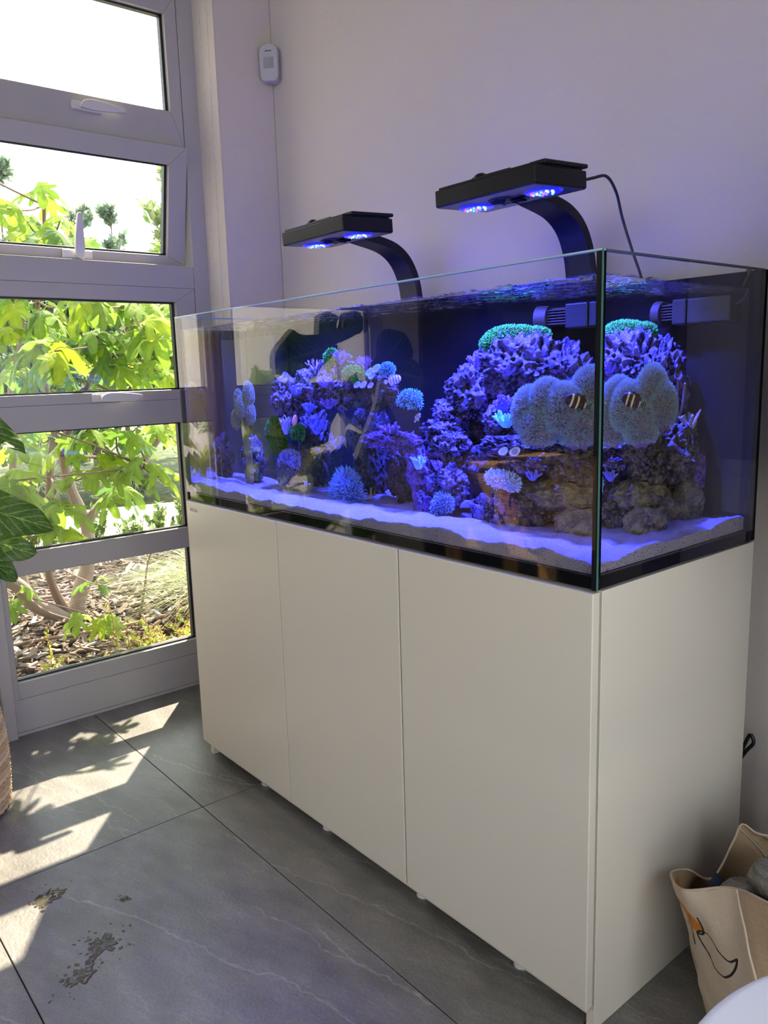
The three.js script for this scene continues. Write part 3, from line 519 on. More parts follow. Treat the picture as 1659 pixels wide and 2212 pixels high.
branching('short white coral spikes on the sand-side of the middle stack', [0.955, 0.995, 0.30], { seed: 12, stems: 5, open: 0.9, len: 0.010, rad: 0.0036, depth: 2, spread: 0.8, bushy: 0.5, mat: C.violet });
branching('small icy blue coral on the rock below the big anemone', [1.215, 0.992, 0.285], { seed: 13, stems: 6, open: 1.0, len: 0.009, rad: 0.0036, depth: 2, spread: 0.9, bushy: 0.5, mat: C.blue });
branching('violet coral encrusting the flat shelf', [0.80, 1.068, 0.30], { seed: 14, stems: 9, open: 1.3, len: 0.013, rad: 0.0056, depth: 2, spread: 0.8, bushy: 0.6, mat: C.plum });
branching('blue coral knot at the left edge of the reef arch', [0.435, 1.165, 0.315], { seed: 15, stems: 7, open: 1.2, len: 0.011, rad: 0.0046, depth: 2, spread: 0.8, bushy: 0.6, mat: C.blue });
branching('blue coral knot low on the middle of the reef arch', [0.49, 1.120, 0.315], { seed: 16, stems: 7, open: 1.2, len: 0.011, rad: 0.0046, depth: 2, spread: 0.8, bushy: 0.6, mat: C.blue });
branching('violet coral along the front of the reef arch', [0.565, 1.185, 0.318], { seed: 17, stems: 9, open: 1.4, len: 0.012, rad: 0.005, depth: 2, spread: 0.9, bushy: 0.6, mat: C.violet });
branching('violet coral fringe hanging at the bottom of the arch', [0.575, 1.13, 0.315], { seed: 18, stems: 8, open: 1.6, len: 0.013, rad: 0.0048, depth: 2, spread: 0.8, bushy: 0.6, mat: C.plum });
branching('blue coral dots on the crag of the reef tower', [1.10, 1.205, 0.20], { seed: 19, stems: 8, open: 1.7, len: 0.012, rad: 0.0052, depth: 2, spread: 0.9, bushy: 0.6, mat: C.violet });
branching('violet knobs on the right face of the reef tower', [1.20, 1.20, 0.135], { seed: 20, stems: 8, open: 1.8, len: 0.012, rad: 0.0056, depth: 2, spread: 0.9, bushy: 0.6, mat: C.plum });
// tall thin finger sponge
{
  const t = thing('finger_sponge', 'three tall thin pale fingers of sponge right of the big anemone', 'sponge', [1.262, 1.095, 0.105]), m = flat([0.26, 0.18, 0.19]);
  [[0.0, 0.085, 0.002], [0.016, 0.078, -0.008], [-0.008, 0.06, 0.012]].forEach(([x, h, z]) => part('finger', merge([tube([[0, 0, 0], [x * 0.7, h * 0.5, z], [x, h, z * 1.2]], 0.0042, 16, 8), new THREE.SphereGeometry(0.0042, 8, 6).translate(x, h, z * 1.2)]), m, t));
}
// polyp discs
function polyps(label, pos, list, color, rim, cat = 'coral') {
  const t = thing('polyp_colony', label, cat, pos); t.rotation.x = 0.75; const m1 = flat(color), m2 = flat(rim);
  for (const [x, y, z, s] of list) { const p = part('polyp', new THREE.CylinderGeometry(s, s * 0.6, s * 0.8, 18).translate(x, y, z), m1, t); const k = []; for (let i = 0; i < 18; i++) { const a = (i / 18) * 6.283; k.push(new THREE.SphereGeometry(s * 0.2, 6, 4).scale(1.5, 0.7, 0.7).rotateY(-a).translate(x + Math.cos(a) * s * 1.05, y + s * 0.4, z + Math.sin(a) * s * 1.05)); } part('polyp_fringe', merge(k), m2, p); }
}
polyps('round pale polyps in a row on the lower rock shelf', [1.165, 1.048, 0.30], [[-0.014, 0.0, 0.005, 0.0095], [0.016, 0.0, 0.004, 0.0105], [0.046, 0.008, -0.01, 0.007]], [0.4, 0.38, 0.6], [0.7, 0.8, 0.95]);
polyps('blue mushroom polyps at the right end of the reef arch', [0.735, 1.212, 0.285], [[-0.012, 0.004, 0, 0.011], [0.014, 0.010, -0.004, 0.012], [0.004, 0.006, 0.016, 0.009]], [0.35, 0.35, 0.8], [0.35, 0.75, 0.95]);
polyps('starry blue polyps at the front of the reef arch', [0.71, 1.185, 0.31], [[-0.02, 0, 0, 0.009], [0.008, 0.004, 0.004, 0.010], [0.03, -0.002, 0, 0.008]], [0.3, 0.3, 0.7], [0.55, 0.55, 0.95]);
solid('sponge', new THREE.SphereGeometry(1, 24, 16).scale(0.010, 0.018, 0.009).rotateZ(-0.35).translate(0.418, 1.092, 0.31), flat([0.9, 0.42, 0.36]), 'small pink oval sponge under the left end of the arch', 'sponge');
// ---- fish
function fishGeo(L, H, W, n = 28, m = 18) {
  const pos = [], idx = []; const prof = (f) => Math.pow(Math.sin(Math.PI * Math.pow(f, 0.72)), 0.75) * (f > 0.8 ? mix(1, 0.9, (f - 0.8) / 0.2) : 1);
  for (let i = 0; i <= n; i++) { const f = i / n, k = Math.max(prof(f), f > 0.7 ? 0.30 : 0.02); for (let j = 0; j < m; j++) { const a = (j / m) * 6.283; pos.push((0.5 - f) * L, Math.sin(a) * H / 2 * k, Math.cos(a) * W / 2 * k * (f > 0.75 ? mix(1, 0.35, (f - 0.75) / 0.25) : 1)); } }
  for (let i = 0; i < n; i++) for (let j = 0; j < m; j++) { const a = i * m + j, b = i * m + (j + 1) % m; idx.push(a, b, a + m, b, b + m, a + m); }
  const g = new THREE.BufferGeometry(); g.setAttribute('position', new THREE.BufferAttribute(new Float32Array(pos), 3)); g.setIndex(idx); g.computeVertexNormals(); return g;
}
function fish(label, pos, L, turn, tilt, paint, finM) {
  const t = thing('fish', label, 'fish', pos); t.rotation.set(0, turn, tilt, 'YXZ');
  part('fish_body', vcol(fishGeo(L, L * 0.52, L * 0.26), (x, y) => paint(x / L, y / L)), M.polyp, t);
  const fin = (pts, name) => part(name, new THREE.ExtrudeGeometry(new THREE.Shape(pts.map((p) => new THREE.Vector2(p[0] * L, p[1] * L))), { depth: L * 0.016, bevelEnabled: false, curveSegments: 6 }).translate(0, 0, -L * 0.008), finM, t);
  fin([[-0.46, 0.07], [-0.60, 0.15], [-0.68, 0.08], [-0.70, 0], [-0.68, -0.08], [-0.60, -0.15], [-0.46, -0.07]], 'tail_fin'); fin([[0.18, 0.20], [0.08, 0.33], [-0.1, 0.30], [-0.22, 0.33], [-0.36, 0.22], [-0.38, 0.10], [0, 0.2]], 'dorsal_fin'); fin([[-0.08, -0.22], [-0.2, -0.34], [-0.34, -0.24], [-0.36, -0.10], [-0.1, -0.18]], 'anal_fin');
  for (const s of [1, -1]) part('eye', new THREE.SphereGeometry(L * 0.032, 12, 8).translate(L * 0.345, L * 0.06, s * L * 0.082), M.blackGloss, t);
}
fish('maroon clownfish with three yellow bands swimming before the big anemone', [1.335, 1.150, 0.318], 0.052, -2.26, 0.35, (x) => ((x > 0.20 && x < 0.27) || (x > -0.06 && x < 0.01) || (x > -0.41 && x < -0.33) ? [0.75, 0.72, 0.22]   : [0.045, 0.007, 0.007]), flat([0.035, 0.006, 0.006]));
fish('small fish with white and violet bars above the cyan tuft coral', [0.828, 1.198, 0.315], 0.042, 0.5, 0.2, (x) => (Math.sin(x * 34) > 0.1 ? [0.85, 0.82, 0.9] : [0.3, 0.25, 0.6]), flat([0.5, 0.45, 0.8]));
fish('tiny black and white striped fish beside the cyan tuft coral', [0.895, 1.112, 0.30], 0.022, 0.4, 0.9, (x) => (Math.sin(x * 30) > 0 ? [0.85, 0.85, 0.85] : [0.03, 0.03, 0.03]), flat([0.5, 0.5, 0.55]));
// ---- wave pump on the back pane
{
  const t = thing('wave_pump', 'dark wave pump with a brown barrel fixed high on the back pane at the right', 'pump', [1.25, 1.322, 0.038]);
  const br = mat([0.03, 0.02, 0.005], 0.6), gy = mat([0.014, 0.016, 0.010], 0.5);
  const barrel = part('pump_barrel', new THREE.CylinderGeometry(0.029, 0.027, 0.03, 40).rotateZ(Math.PI / 2).translate(-0.135, -0.002, 0.01), br, t, 'brown barrel'); part('barrel_face', new THREE.CylinderGeometry(0.021, 0.021, 0.004, 28).rotateZ(Math.PI / 2).translate(-0.15, -0.002, 0.01), M.blackPlastic, barrel);
  const ribs = []; for (let k = 0; k < 6; k++) ribs.push(bx(-0.12, -0.075, -0.016 + k * 0.0058, -0.013 + k * 0.0058, 0.0, 0.024, 0.001)); part('grille', merge([...ribs, bx(-0.12, -0.075, -0.018, 0.020, -0.002, 0.006, 0.001)]), br, t);
  part('bracket', bx(-0.075, -0.02, -0.026, 0.026, -0.024, 0.026, 0.004, 2), M.blackPlastic, t);
  const box = part('pump_body', bx(-0.02, 0.165, -0.025, 0.026, -0.022, 0.02, 0.004, 2), gy, t, 'grey motor block');
  const cv = document.createElement('canvas'); cv.width = 256; cv.height = 64; const q = cv.getContext('2d'); q.fillStyle = '#0c0c0c'; q.font = '44px sans-serif'; q.textBaseline = 'middle'; q.fillText('ReefWave', 4, 34, 248);
  const tx = new THREE.CanvasTexture(cv); tx.colorSpace = THREE.SRGBColorSpace; tx.magFilter = THREE.LinearFilter; part('lettering', new THREE.PlaneGeometry(0.055, 0.014).translate(0.075, 0.004, 0.0205), new THREE.MeshPhysicalMaterial({ map: tx, transparent: true, roughness: 0.6 }), box, 'small brand lettering');
  part('cable', tube([[0.165, 0.01, 0.0], [0.20, 0.02, -0.005], [0.222, 0.06, -0.012], [0.215, 0.074, -0.03], [0.20, 0.076, -0.055], [0.2, 0.02, -0.075]], 0.0036, 40, 8), M.blackPlastic, t);
}
// ---- overflow box at the left end of the back pane
{
  const t = thing('overflow_box', 'dark overflow box with a toothed rim in the back left corner of the tank', 'overflow box', [0.0, 0, 0]);
  const amber = new THREE.MeshPhysicalMaterial({ color: new THREE.Color().setRGB(0.9, 0.5, 0.08), roughness: 0.2, transmission: 0.9, thickness: 0, ior: 1.05 });
  part('box', bx(0.014, 0.16, 0.90, 1.335, 0.014, 0.10, 0.003), M.blackPlastic, t);
  for (let k = 0; k < 12; k++) part(k ? 'comb_tooth_' + String(k).padStart(3, '0') : 'comb_tooth', bx(0.02 + k * 0.0115, 0.026 + k * 0.0115, 1.335, 1.362, 0.095, 0.099, 0.001), M.blackPlastic, t);
  amber.dispose?.();
}
// ---------------------------------------------------------------- two reef lamps on arms
M.lampBody = mat([0.007, 0.007, 0.008], 0.4, { specularIntensity: 0.45 });
M.lampUnder = mat([0.045, 0.045, 0.05], 0.30, { specularIntensity: 0.8 });
M.lens = mat([0.01, 0.012, 0.05], 0.15, { emissive: new THREE.Color().setRGB(0.006, 0.008, 1), emissiveIntensity: 2.2 });
const ledMat = (r, g, b, k) => mat([0.3, 0.3, 0.3], 0.3, { emissive: new THREE.Color().setRGB(r, g, b), emissiveIntensity: k });
const LED = [ledMat(0.55, 0.75, 1, 2.4), ledMat(0.1, 0.55, 1, 2.0), ledMat(1, 0.12, 0.75, 1.6), ledMat(0.12, 0.1, 1, 2.2), ledMat(0.2, 0.9, 1, 1.8)];
function reefLamp(label, x, z, h, tilt, turn) {
  const t = thing('aquarium_lamp', label, 'lamp', [x, h, z], turn, 'reef lamps over the aquarium');
  const head = new THREE.Group(); head.name = 'lamp_head'; t.add(head); head.rotation.x = tilt;
  const W = 0.285, D = 0.168, H = 0.036;
  part('housing', boxUV(merge([bx(-W / 2, W / 2, 0, H, -D / 2, D / 2, 0.0035, 2), bx(-W / 2 + 0.006, W / 2 - 0.006, H - 0.001, H + 0.006, -D / 2 + 0.006, D / 2 - 0.006, 0.003), bx(-W / 2 - 0.003, -W / 2 + 0.05, H + 0.004, H + 0.008, -D / 2 + 0.02, D / 2 - 0.015, 0.002), bx(W / 2 - 0.04, W / 2 + 0.002, H + 0.004, H + 0.013, -D / 2 - 0.003, D / 2 - 0.03, 0.003), bx(-0.05, 0.06, H + 0.004, H + 0.012, -D / 2 - 0.004, D / 2 - 0.02, 0.004)])), M.lampBody, head);
  part('knob', new THREE.SphereGeometry(0.014, 20, 10, 0, 6.3, 0, 1.5).scale(1.3, 0.9, 1).translate(-0.03, H + 0.006, D / 2 - 0.03), M.lampBody, head);
  part('underside', bx(-W / 2 + 0.003, W / 2 - 0.003, -0.0012, 0.002, -D / 2 + 0.003, D / 2 - 0.003, 0.001), M.lampUnder, head);
  // fan recess with blades
  const fan = part('fan', new THREE.TorusGeometry(0.043, 0.0022, 8, 48).rotateX(Math.PI / 2).translate(0, -0.0012, 0), M.lampBody, head);
  part('fan_recess', new THREE.CylinderGeometry(0.042, 0.042, 0.0012, 40).translate(0, -0.0014, 0), M.blackPlastic, fan);
  const blades = []; for (let k = 0; k < 7; k++) blades.push(new THREE.BoxGeometry(0.028, 0.0012, 0.011).rotateX(0.5).translate(0.024, -0.0045, 0).rotateY((k / 7) * Math.PI * 2));
  part('fan_blade', merge([...blades, new THREE.CylinderGeometry(0.012, 0.012, 0.004, 20).translate(0, -0.004, 0)]), M.lampBody, fan);
  for (const sx of [-1, 1]) {
    const lens = part('lens', new THREE.CylinderGeometry(0.040, 0.037, 0.004, 48).translate(sx * 0.0955, -0.003, 0), M.lens, head, 'round glowing blue lens');
    const spots = [[0, 0, 2], [0.014, 0.004, 4], [-0.013, 0.006, 0], [0.006, 0.016, 1], [-0.005, -0.015, 3], [0.016, -0.011, 0], [-0.017, -0.008, 1], [0.024, 0.002, 0], [-0.025, 0.003, 4], [0.004, -0.024, 1], [-0.008, 0.022, 3], [0.02, 0.016, 0], [-0.02, 0.015, 2], [-0.019, -0.019, 3]];
    for (const [u, v, k] of spots) part('diode', new THREE.SphereGeometry(0.0031, 10, 6).translate(sx * 0.0955 + u, -0.0052, v), LED[k], lens);
    const L = new THREE.SpotLight(new THREE.Color().setRGB(0.042, 0.055, 1.0), 20.0, 0, 0.9, 0.95, 2); L.name = 'lamp_light';
    L.position.set(sx * 0.0955, -0.012, 0); L.target.position.set(sx * 0.0955, -1, 0); L.castShadow = true; L.shadow.radius = 1.4; head.add(L, L.target);
  }
  // flat arm that rises from the back rim and bends forward under the head
  const path = [[0, -0.27, -z - 0.012], [0, -0.18, -z - 0.010], [0, -0.10, -z + 0.004], [0, -0.045, -z + 0.034], [0, -0.012, -z + 0.08], [0, 0.012, -D / 2 + 0.01]].map((p) => V(...p));
  const c = new THREE.CatmullRomCurve3(path), N = 40, pos = [], nor = [], idx = [];
  const w2 = 0.038, t2 = 0.011;
  const ring = (k) => [[-w2, -t2], [w2, -t2], [w2, t2], [-w2, t2]];
  for (let i = 0; i <= N; i++) {
    const p = c.getPointAt(i / N), T = c.getTangentAt(i / N), n = V(0, -T.z, T.y).normalize(), k = mix(1, 0.92, i / N);
    for (const [a, b] of ring()) { pos.push(p.x + a * k, p.y + n.y * b, p.z + n.z * b); }
  }
  for (let i = 0; i < N; i++) for (let j = 0; j < 4; j++) { const a = i * 4 + j, b = i * 4 + ((j + 1) % 4); idx.push(a, b, a + 4, b, b + 4, a + 4); }
  let g = new THREE.BufferGeometry(); g.setAttribute('position', new THREE.BufferAttribute(new Float32Array(pos), 3)); g.setIndex(idx); g = g.toNonIndexed(); g.computeVertexNormals();
  // smooth along the length only
  part('arm', boxUV(smoothStrip(g)), M.lampBody, t);
  part('arm_clamp', bx(-0.04, 0.04, -0.215, -0.155, -z - 0.03, -z + 0.02, 0.004), M.lampBody, t);
  return t;
}
function smoothStrip(g) {                                                 // averages normals of near-parallel faces that share a corner
  const p = g.attributes.position, n = g.attributes.normal, m = new Map(), key = (i) => [p.getX(i), p.getY(i), p.getZ(i)].map((v) => Math.round(v * 1e5)).join();
  for (let i = 0; i < p.count; i++) { const k = key(i); if (!m.has(k)) m.set(k, []); m.get(k).push(i); }
  const out = new Float32Array(n.array.length), a = V(), b = V(), s = V();
  for (const list of m.values()) for (const i of list) { a.fromBufferAttribute(n, i); s.set(0, 0, 0); for (const j of list) { b.fromBufferAttribute(n, j); if (a.dot(b) > 0.7) s.add(b); } s.normalize(); s.toArray(out, 3 * i); }
  g.setAttribute('normal', new THREE.BufferAttribute(out, 3)); return g;
}
reefLamp('black reef lamp on a curved arm over the right half of the aquarium', 1.047, 0.253, 1.578, 0.05, 0);
reefLamp('smaller looking black reef lamp over the left half of the aquarium, nearer the window', 0.435, 0.265, 1.578, 0.05, 0.0);
solid('lamp_cable', tube([[1.178, 1.600, 0.174], [1.192, 1.606, 0.15], [1.20, 1.612, 0.12], [1.192, 1.588, 0.07], [1.182, 1.54, 0.03], [1.19, 1.47, 0.0], [1.205, 1.40, -0.02], [1.21, 1.30, -0.03]], 0.0032, 60, 8), M.blackPlastic, 'thin black cable looping from the right lamp down behind the tank', 'cable');
// ---------------------------------------------------------------- things in the room
// motion detector across the corner
{
  const t = thing('motion_detector', 'white rounded motion detector mounted in the wall corner above the aquarium', 'motion detector', [-0.395, 2.27, ZB + 0.023], Math.PI / 4);
  const sh = new THREE.Shape(); sh.moveTo(-0.030, 0.018); sh.quadraticCurveTo(-0.030, 0, -0.012, 0); sh.lineTo(0.012, 0); sh.quadraticCurveTo(0.030, 0, 0.030, 0.018); sh.lineTo(0.031, 0.095); sh.bezierCurveTo(0.031, 0.128, -0.031, 0.128, -0.031, 0.095); sh.closePath();
  const white = mat([0.42, 0.42, 0.44], 0.4);
  part('detector_body', new THREE.ExtrudeGeometry(sh, { depth: 0.026, bevelEnabled: true, bevelSize: 0.004, bevelThickness: 0.008, bevelSegments: 5, curveSegments: 16 }), white, t);
  part('detector_lens', new THREE.CylinderGeometry(0.05, 0.05, 0.036, 24, 1, false, -0.42, 0.84).translate(0, 0.058, -0.0125), mat([0.30, 0.30, 0.31], 0.5), t, 'grey curved lens');
  part('indicator', bx(-0.012, 0.012, 0.0955, 0.0985, 0.032, 0.0348, 0.001), M.blackPlastic, t);
  part('wall_bracket', bx(-0.022, 0.022, 0.02, 0.1, -0.025, 0.001, 0.003), white, t);
}
// ---- round side table, bottom right
{
  const t = thing('side_table', 'round white side table, its edge cutting the bottom right corner', 'table', [2.19, 0, 0.865]);
  const white = mat([0.84, 0.86, 0.90], 0.35);
  const prof = [[0, 0.478], [0.27, 0.478], [0.296, 0.481], [0.309, 0.489], [0.31, 0.496], [0.306, 0.5], [0.3, 0.5013], [0, 0.5013]].map((p) => new THREE.Vector2(...p));
  part('tabletop', new THREE.LatheGeometry(prof, 96), white, t);
  for (let k = 0; k < 3; k++) { const a = k * 2.094 + 0.4; part('leg', tube([[Math.cos(a) * 0.10, 0.478, Math.sin(a) * 0.10], [Math.cos(a) * 0.17, 0.25, Math.sin(a) * 0.17], [Math.cos(a) * 0.24, 0.0, Math.sin(a) * 0.24]], 0.014, 12, 12), white, t); }
}
// ---- unseen cupboards added by the back wall to shade it beside the tank
{
  const wood = mat([0.16, 0.13, 0.105], 0.55), t = thing('added_low_cupboard', 'unseen low dark cupboard added to shade the back wall, just outside the picture on the right', 'cupboard', [2.28, 0, 0.0]);
  part('body', boxUV(bx(-0.28, 0.46, 0.06, 0.86, ZB + 0.02, 0.22, 0.003)), wood, t);
  for (const x of [-0.28, 0.095]) part('door', bx(x + 0.003, x + 0.362, 0.07, 0.85, 0.221, 0.239, 0.002), wood, t);
  part('added_shade_block', boxUV(bx(-0.56, -0.283, 0, 0.92, ZB + 0.001, 0.06, 0.003)), wood, t);
  part('plinth', bx(-0.25, 0.43, 0, 0.06, ZB + 0.03, 0.18, 0.002), M.blackPlastic, t);
  const h = thing('added_wall_cupboard', 'unseen dark cupboard added above the low one to shade the back wall, outside the picture', 'cupboard', [2.14, 0.93, ZB]);
  part('body', boxUV(bx(-0.41, 0.6, 0, 0.6, 0, 0.42, 0.003)), wood, h); for (const x of [-0.41, 0.1]) part('door', bx(x + 0.003, x + 0.497, 0.005, 0.595, 0.421, 0.439, 0.002), wood, h);
}
// ---- wall socket on the back wall, mirrored in the side pane
{
  const t = thing('wall_socket', 'square white wall socket plate on the back wall beside the tank', 'socket', [1.588, 0.88, ZB]), w = mat([0.7, 0.7, 0.68], 0.4);
  part('socket_plate', bx(-0.042, 0.042, 0, 0.122, 0, 0.008, 0.003, 2), w, t); part('switch_rocker', bx(-0.018, 0.018, 0.035, 0.085, 0.008, 0.0115, 0.002), w, t);
}
// ---- bundle of black cable behind the cabinet
solid('cable_bundle', merge([
  tube([[1.44, 0.29, -0.05], [1.462, 0.32, -0.06], [1.474, 0.36, -0.06], [1.487, 0.388, -0.06], [1.494, 0.372, -0.06], [1.478, 0.345, -0.06], [1.462, 0.31, -0.055], [1.45, 0.27, -0.05]], 0.0042, 60, 8),
  tube([[1.45, 0.27, -0.045], [1.463, 0.33, -0.05], [1.468, 0.385, -0.05], [1.452, 0.41, -0.05], [1.437, 0.39, -0.05], [1.45, 0.34, -0.05], [1.452, 0.28, -0.045]], 0.0042, 60, 8),
  tube([[1.45, 0.28, -0.052], [1.46, 0.34, -0.055], [1.447, 0.365, -0.055], [1.43, 0.35, -0.055]], 0.0042, 30, 8), bx(1.443, 1.462, 0.255, 0.285, -0.062, -0.038, 0.004),
]), M.blackPlastic, 'loose bundle of black cable looped behind the right end of the cabinet', 'cable');

// ---- canvas tote bag with stones
{
  const t = thing('tote_bag', 'beige canvas tote bag with an orange and black print, leaning against the cabinet', 'bag', [0, 0, 0]);
  // loops of control points: base, then rim, counter-clockwise seen from above, starting at the front left corner
  const base = [[1.622, 0.004, 0.345], [1.70, 0.003, 0.40], [1.80, 0.002, 0.43], [1.92, 0.002, 0.40], [1.95, 0.002, 0.28], [1.92, 0.002, 0.16], [1.80, 0.002, 0.10], [1.68, 0.002, 0.12], [1.60, 0.003, 0.17], [1.59, 0.004, 0.26]];
  const midl = [[1.575, 0.15, 0.345], [1.69, 0.165, 0.425], [1.80, 0.17, 0.46], [1.93, 0.17, 0.43], [1.965, 0.17, 0.30], [1.93, 0.17, 0.16], [1.80, 0.17, 0.10], [1.67, 0.17, 0.11], [1.585, 0.16, 0.16], [1.545, 0.15, 0.25]];
  const rim = [[1.543, 0.266, 0.358], [1.60, 0.287, 0.415], [1.672, 0.318, 0.392], [1.755, 0.352, 0.43], [1.90, 0.34, 0.43], [1.93, 0.31, 0.28], [1.86, 0.30, 0.16], [1.74, 0.325, 0.150], [1.625, 0.315, 0.192], [1.602, 0.330, 0.206], [1.595, 0.300, 0.222], [1.572, 0.222, 0.262], [1.548, 0.250, 0.305]];
  const cl = (p) => new THREE.CatmullRomCurve3(p.map((q) => V(...q)), true, 'centripetal'), cb = cl(base), cm = cl(midl), cr = cl(rim), NU = 140, NV = 26, pos = [], uv = [], idx = [];
  for (let j = 0; j <= NV; j++) for (let i = 0; i <= NU; i++) {
    const u = (i % NU) / NU, v = j / NV, b = cb.getPoint(u), m = cm.getPoint(u), r = cr.getPoint(u), q = V();
    const w0 = (1 - v) * (1 - 2 * v), w1 = 4 * v * (1 - v), w2 = v * (2 * v - 1); q.addScaledVector(b, w0).addScaledVector(m, w1).addScaledVector(r, w2);
    const k = 0.006 * n3(q.x * 14, q.y * 9, q.z * 14) + 0.005 * Math.sin(v * 9 + 3 * n2(u * 9, 2)) * smooth(0.1, 0.3, v) * (1 - v), c = V(1.76, q.y, 0.27); q.add(q.clone().sub(c).setY(0).normalize().multiplyScalar(k));
    pos.push(q.x, Math.max(q.y, 0.002), q.z); uv.push(i / NU, v);
  }
  for (let j = 0; j < NV; j++) for (let i = 0; i < NU; i++) { const a = j * (NU + 1) + i, b = a + 1, c = a + NU + 1, d = c + 1; idx.push(a, c, b, b, c, d); }
  const g = new THREE.BufferGeometry(); g.setAttribute('position', new THREE.BufferAttribute(new Float32Array(pos), 3)); g.setAttribute('uv', new THREE.BufferAttribute(new Float32Array(uv), 2)); g.setIndex(idx); g.computeVertexNormals();
  const cv = document.createElement('canvas'); cv.width = 2048; cv.height = 768; const q = cv.getContext('2d'), rr = rng(3);
  q.fillStyle = '#b59d7c'; q.fillRect(0, 0, 2048, 768);
  for (let y = 0; y < 768; y += 2) { q.fillStyle = `rgba(${rr() < 0.5 ? '70,55,35' : '225,205,175'},${0.03 + 0.08 * rr()})`; q.fillRect(0, y, 2048, 1); }
  for (let x = 0; x < 2048; x += 2) { q.fillStyle = `rgba(${rr() < 0.5 ? '70,55,35' : '225,205,175'},${0.03 + 0.08 * rr()})`; q.fillRect(x, 0, 1, 768); }
  q.fillStyle = 'rgba(206,196,182,0.55)'; q.fillRect(0, 0, 350, 768);                       // the paler printed panel
  const X = (u) => u * 1330, Y = (v) => 768 * (1 - (v * 0.82 + 0.185)), line = (w, f) => { q.beginPath(); f(); q.lineWidth = w; q.strokeStyle = '#1d1714'; q.lineCap = q.lineJoin = 'round'; q.stroke(); };
  q.fillStyle = '#d07a1c';
  q.beginPath(); q.moveTo(0, Y(0.90)); q.lineTo(X(0.02), Y(0.88)); q.quadraticCurveTo(X(0.12), Y(0.80), X(0.125), Y(0.70)); q.quadraticCurveTo(X(0.11), Y(0.62), X(0.085), Y(0.64)); q.quadraticCurveTo(X(0.075), Y(0.52), X(0.065), Y(0.46)); q.quadraticCurveTo(X(0.06), Y(0.58), X(0.03), Y(0.64)); q.lineTo(0, Y(0.70)); q.closePath(); q.fill();
  q.fillRect(1980, Y(0.9), 68, 768 * 0.24);
  line(7, () => { q.moveTo(0, Y(0.73)); q.bezierCurveTo(X(0.05), Y(0.73), X(0.085), Y(0.62), X(0.066), Y(0.45)); q.bezierCurveTo(X(0.06), Y(0.5), X(0.05), Y(0.52), X(0.045), Y(0.56)); });
  line(7, () => { q.moveTo(X(0.125), Y(0.78)); q.quadraticCurveTo(X(0.13), Y(0.64), X(0.10), Y(0.62)); });
  line(7, () => { q.moveTo(X(0.10), Y(0.62)); q.bezierCurveTo(X(0.115), Y(0.70), X(0.145), Y(0.69), X(0.155), Y(0.60)); q.quadraticCurveTo(X(0.17), Y(0.545), X(0.185), Y(0.56)); q.lineTo(X(0.205), Y(0.60)); q.quadraticCurveTo(X(0.19), Y(0.48), X(0.15), Y(0.40)); q.lineTo(X(0.12), Y(0.40)); q.bezierCurveTo(X(0.10), Y(0.5), X(0.095), Y(0.56), X(0.10), Y(0.62)); });
  line(6, () => { q.moveTo(X(0.03), Y(0.56)); q.lineTo(X(0.05), Y(0.44)); q.lineTo(X(0.06), Y(0.52)); });
  line(5, () => { q.moveTo(X(0.075), Y(0.72)); q.lineTo(X(0.085), Y(0.69)); }); line(5, () => { q.moveTo(X(0.085), Y(0.74)); q.lineTo(X(0.095), Y(0.71)); });
  line(5, () => { q.moveTo(X(0.02), Y(0.4)); q.lineTo(X(0.05), Y(0.41)); });
  const tx = new THREE.CanvasTexture(cv); tx.colorSpace = THREE.SRGBColorSpace; tx.wrapS = THREE.RepeatWrapping; tx.magFilter = THREE.LinearFilter;
  M.canvas = mat([0.92, 0.9, 0.88], 0.95, { map: tx, side: THREE.DoubleSide, bumpMap: rep(plasterBump, 9, 4), bumpScale: 0.0012 });
  part('bag_body', g, M.canvas, t);
  part('bag_base', new THREE.ShapeGeometry(new THREE.Shape(cb.getPoints(40).map((p) => new THREE.Vector2(p.x, p.z)))).rotateX(Math.PI / 2).translate(0, 0.003, 0), M.canvas, t);
  const cloth = mat([0.46, 0.36, 0.25], 0.95), hem = []; for (let i = 0; i < 90; i++) hem.push(cr.getPoint(i / 90));
  part('hem', new THREE.TubeGeometry(new THREE.CatmullRomCurve3(hem, true), 180, 0.0022, 6, true), cloth, t);
  const at = (u, v) => { const i = Math.round(u * NU), j = Math.round(v * NV), k = j * (NU + 1) + i; return V(pos[3 * k], pos[3 * k + 1], pos[3 * k + 2]); };
  const seam = []; for (let j = 0; j <= 12; j++) seam.push(at(0.171, j / 12).add(V(-0.0005, 0, 0.0015))); part('seam', tube(seam, 0.0022, 40, 6), mat([0.62, 0.52, 0.40], 0.95), t);
  const seam2 = []; for (let j = 0; j <= 12; j++) seam2.push(at(0.72, 0.25 + j / 16).add(V(0.001, 0, 0.002))); part('seam', tube(seam2, 0.0018, 40, 6), cloth, t);
}
function pebble(name, label, cat, pos, sc, rot, color, group) {
  const g = new THREE.IcosahedronGeometry(1, 5), p = g.attributes.position; for (let i = 0; i < p.count; i++) { const x = p.getX(i), y = p.getY(i), z = p.getZ(i), k = 1 + 0.07 * n3(x * 1.3 + pos[0] * 9, y * 1.3, z * 1.3 + pos[2] * 9) + 0.006 * n3(x * 14, y * 14, z * 14); p.setXYZ(i, x * k * sc[0], y * k * sc[1], z * k * sc[2]); }
  const m = mergeVertices(g.deleteAttribute('normal') && g); m.computeVertexNormals();
  const o = solid(name, m, color, label, cat, group); o.position.set(...pos); o.rotation.set(...rot); return o;
}
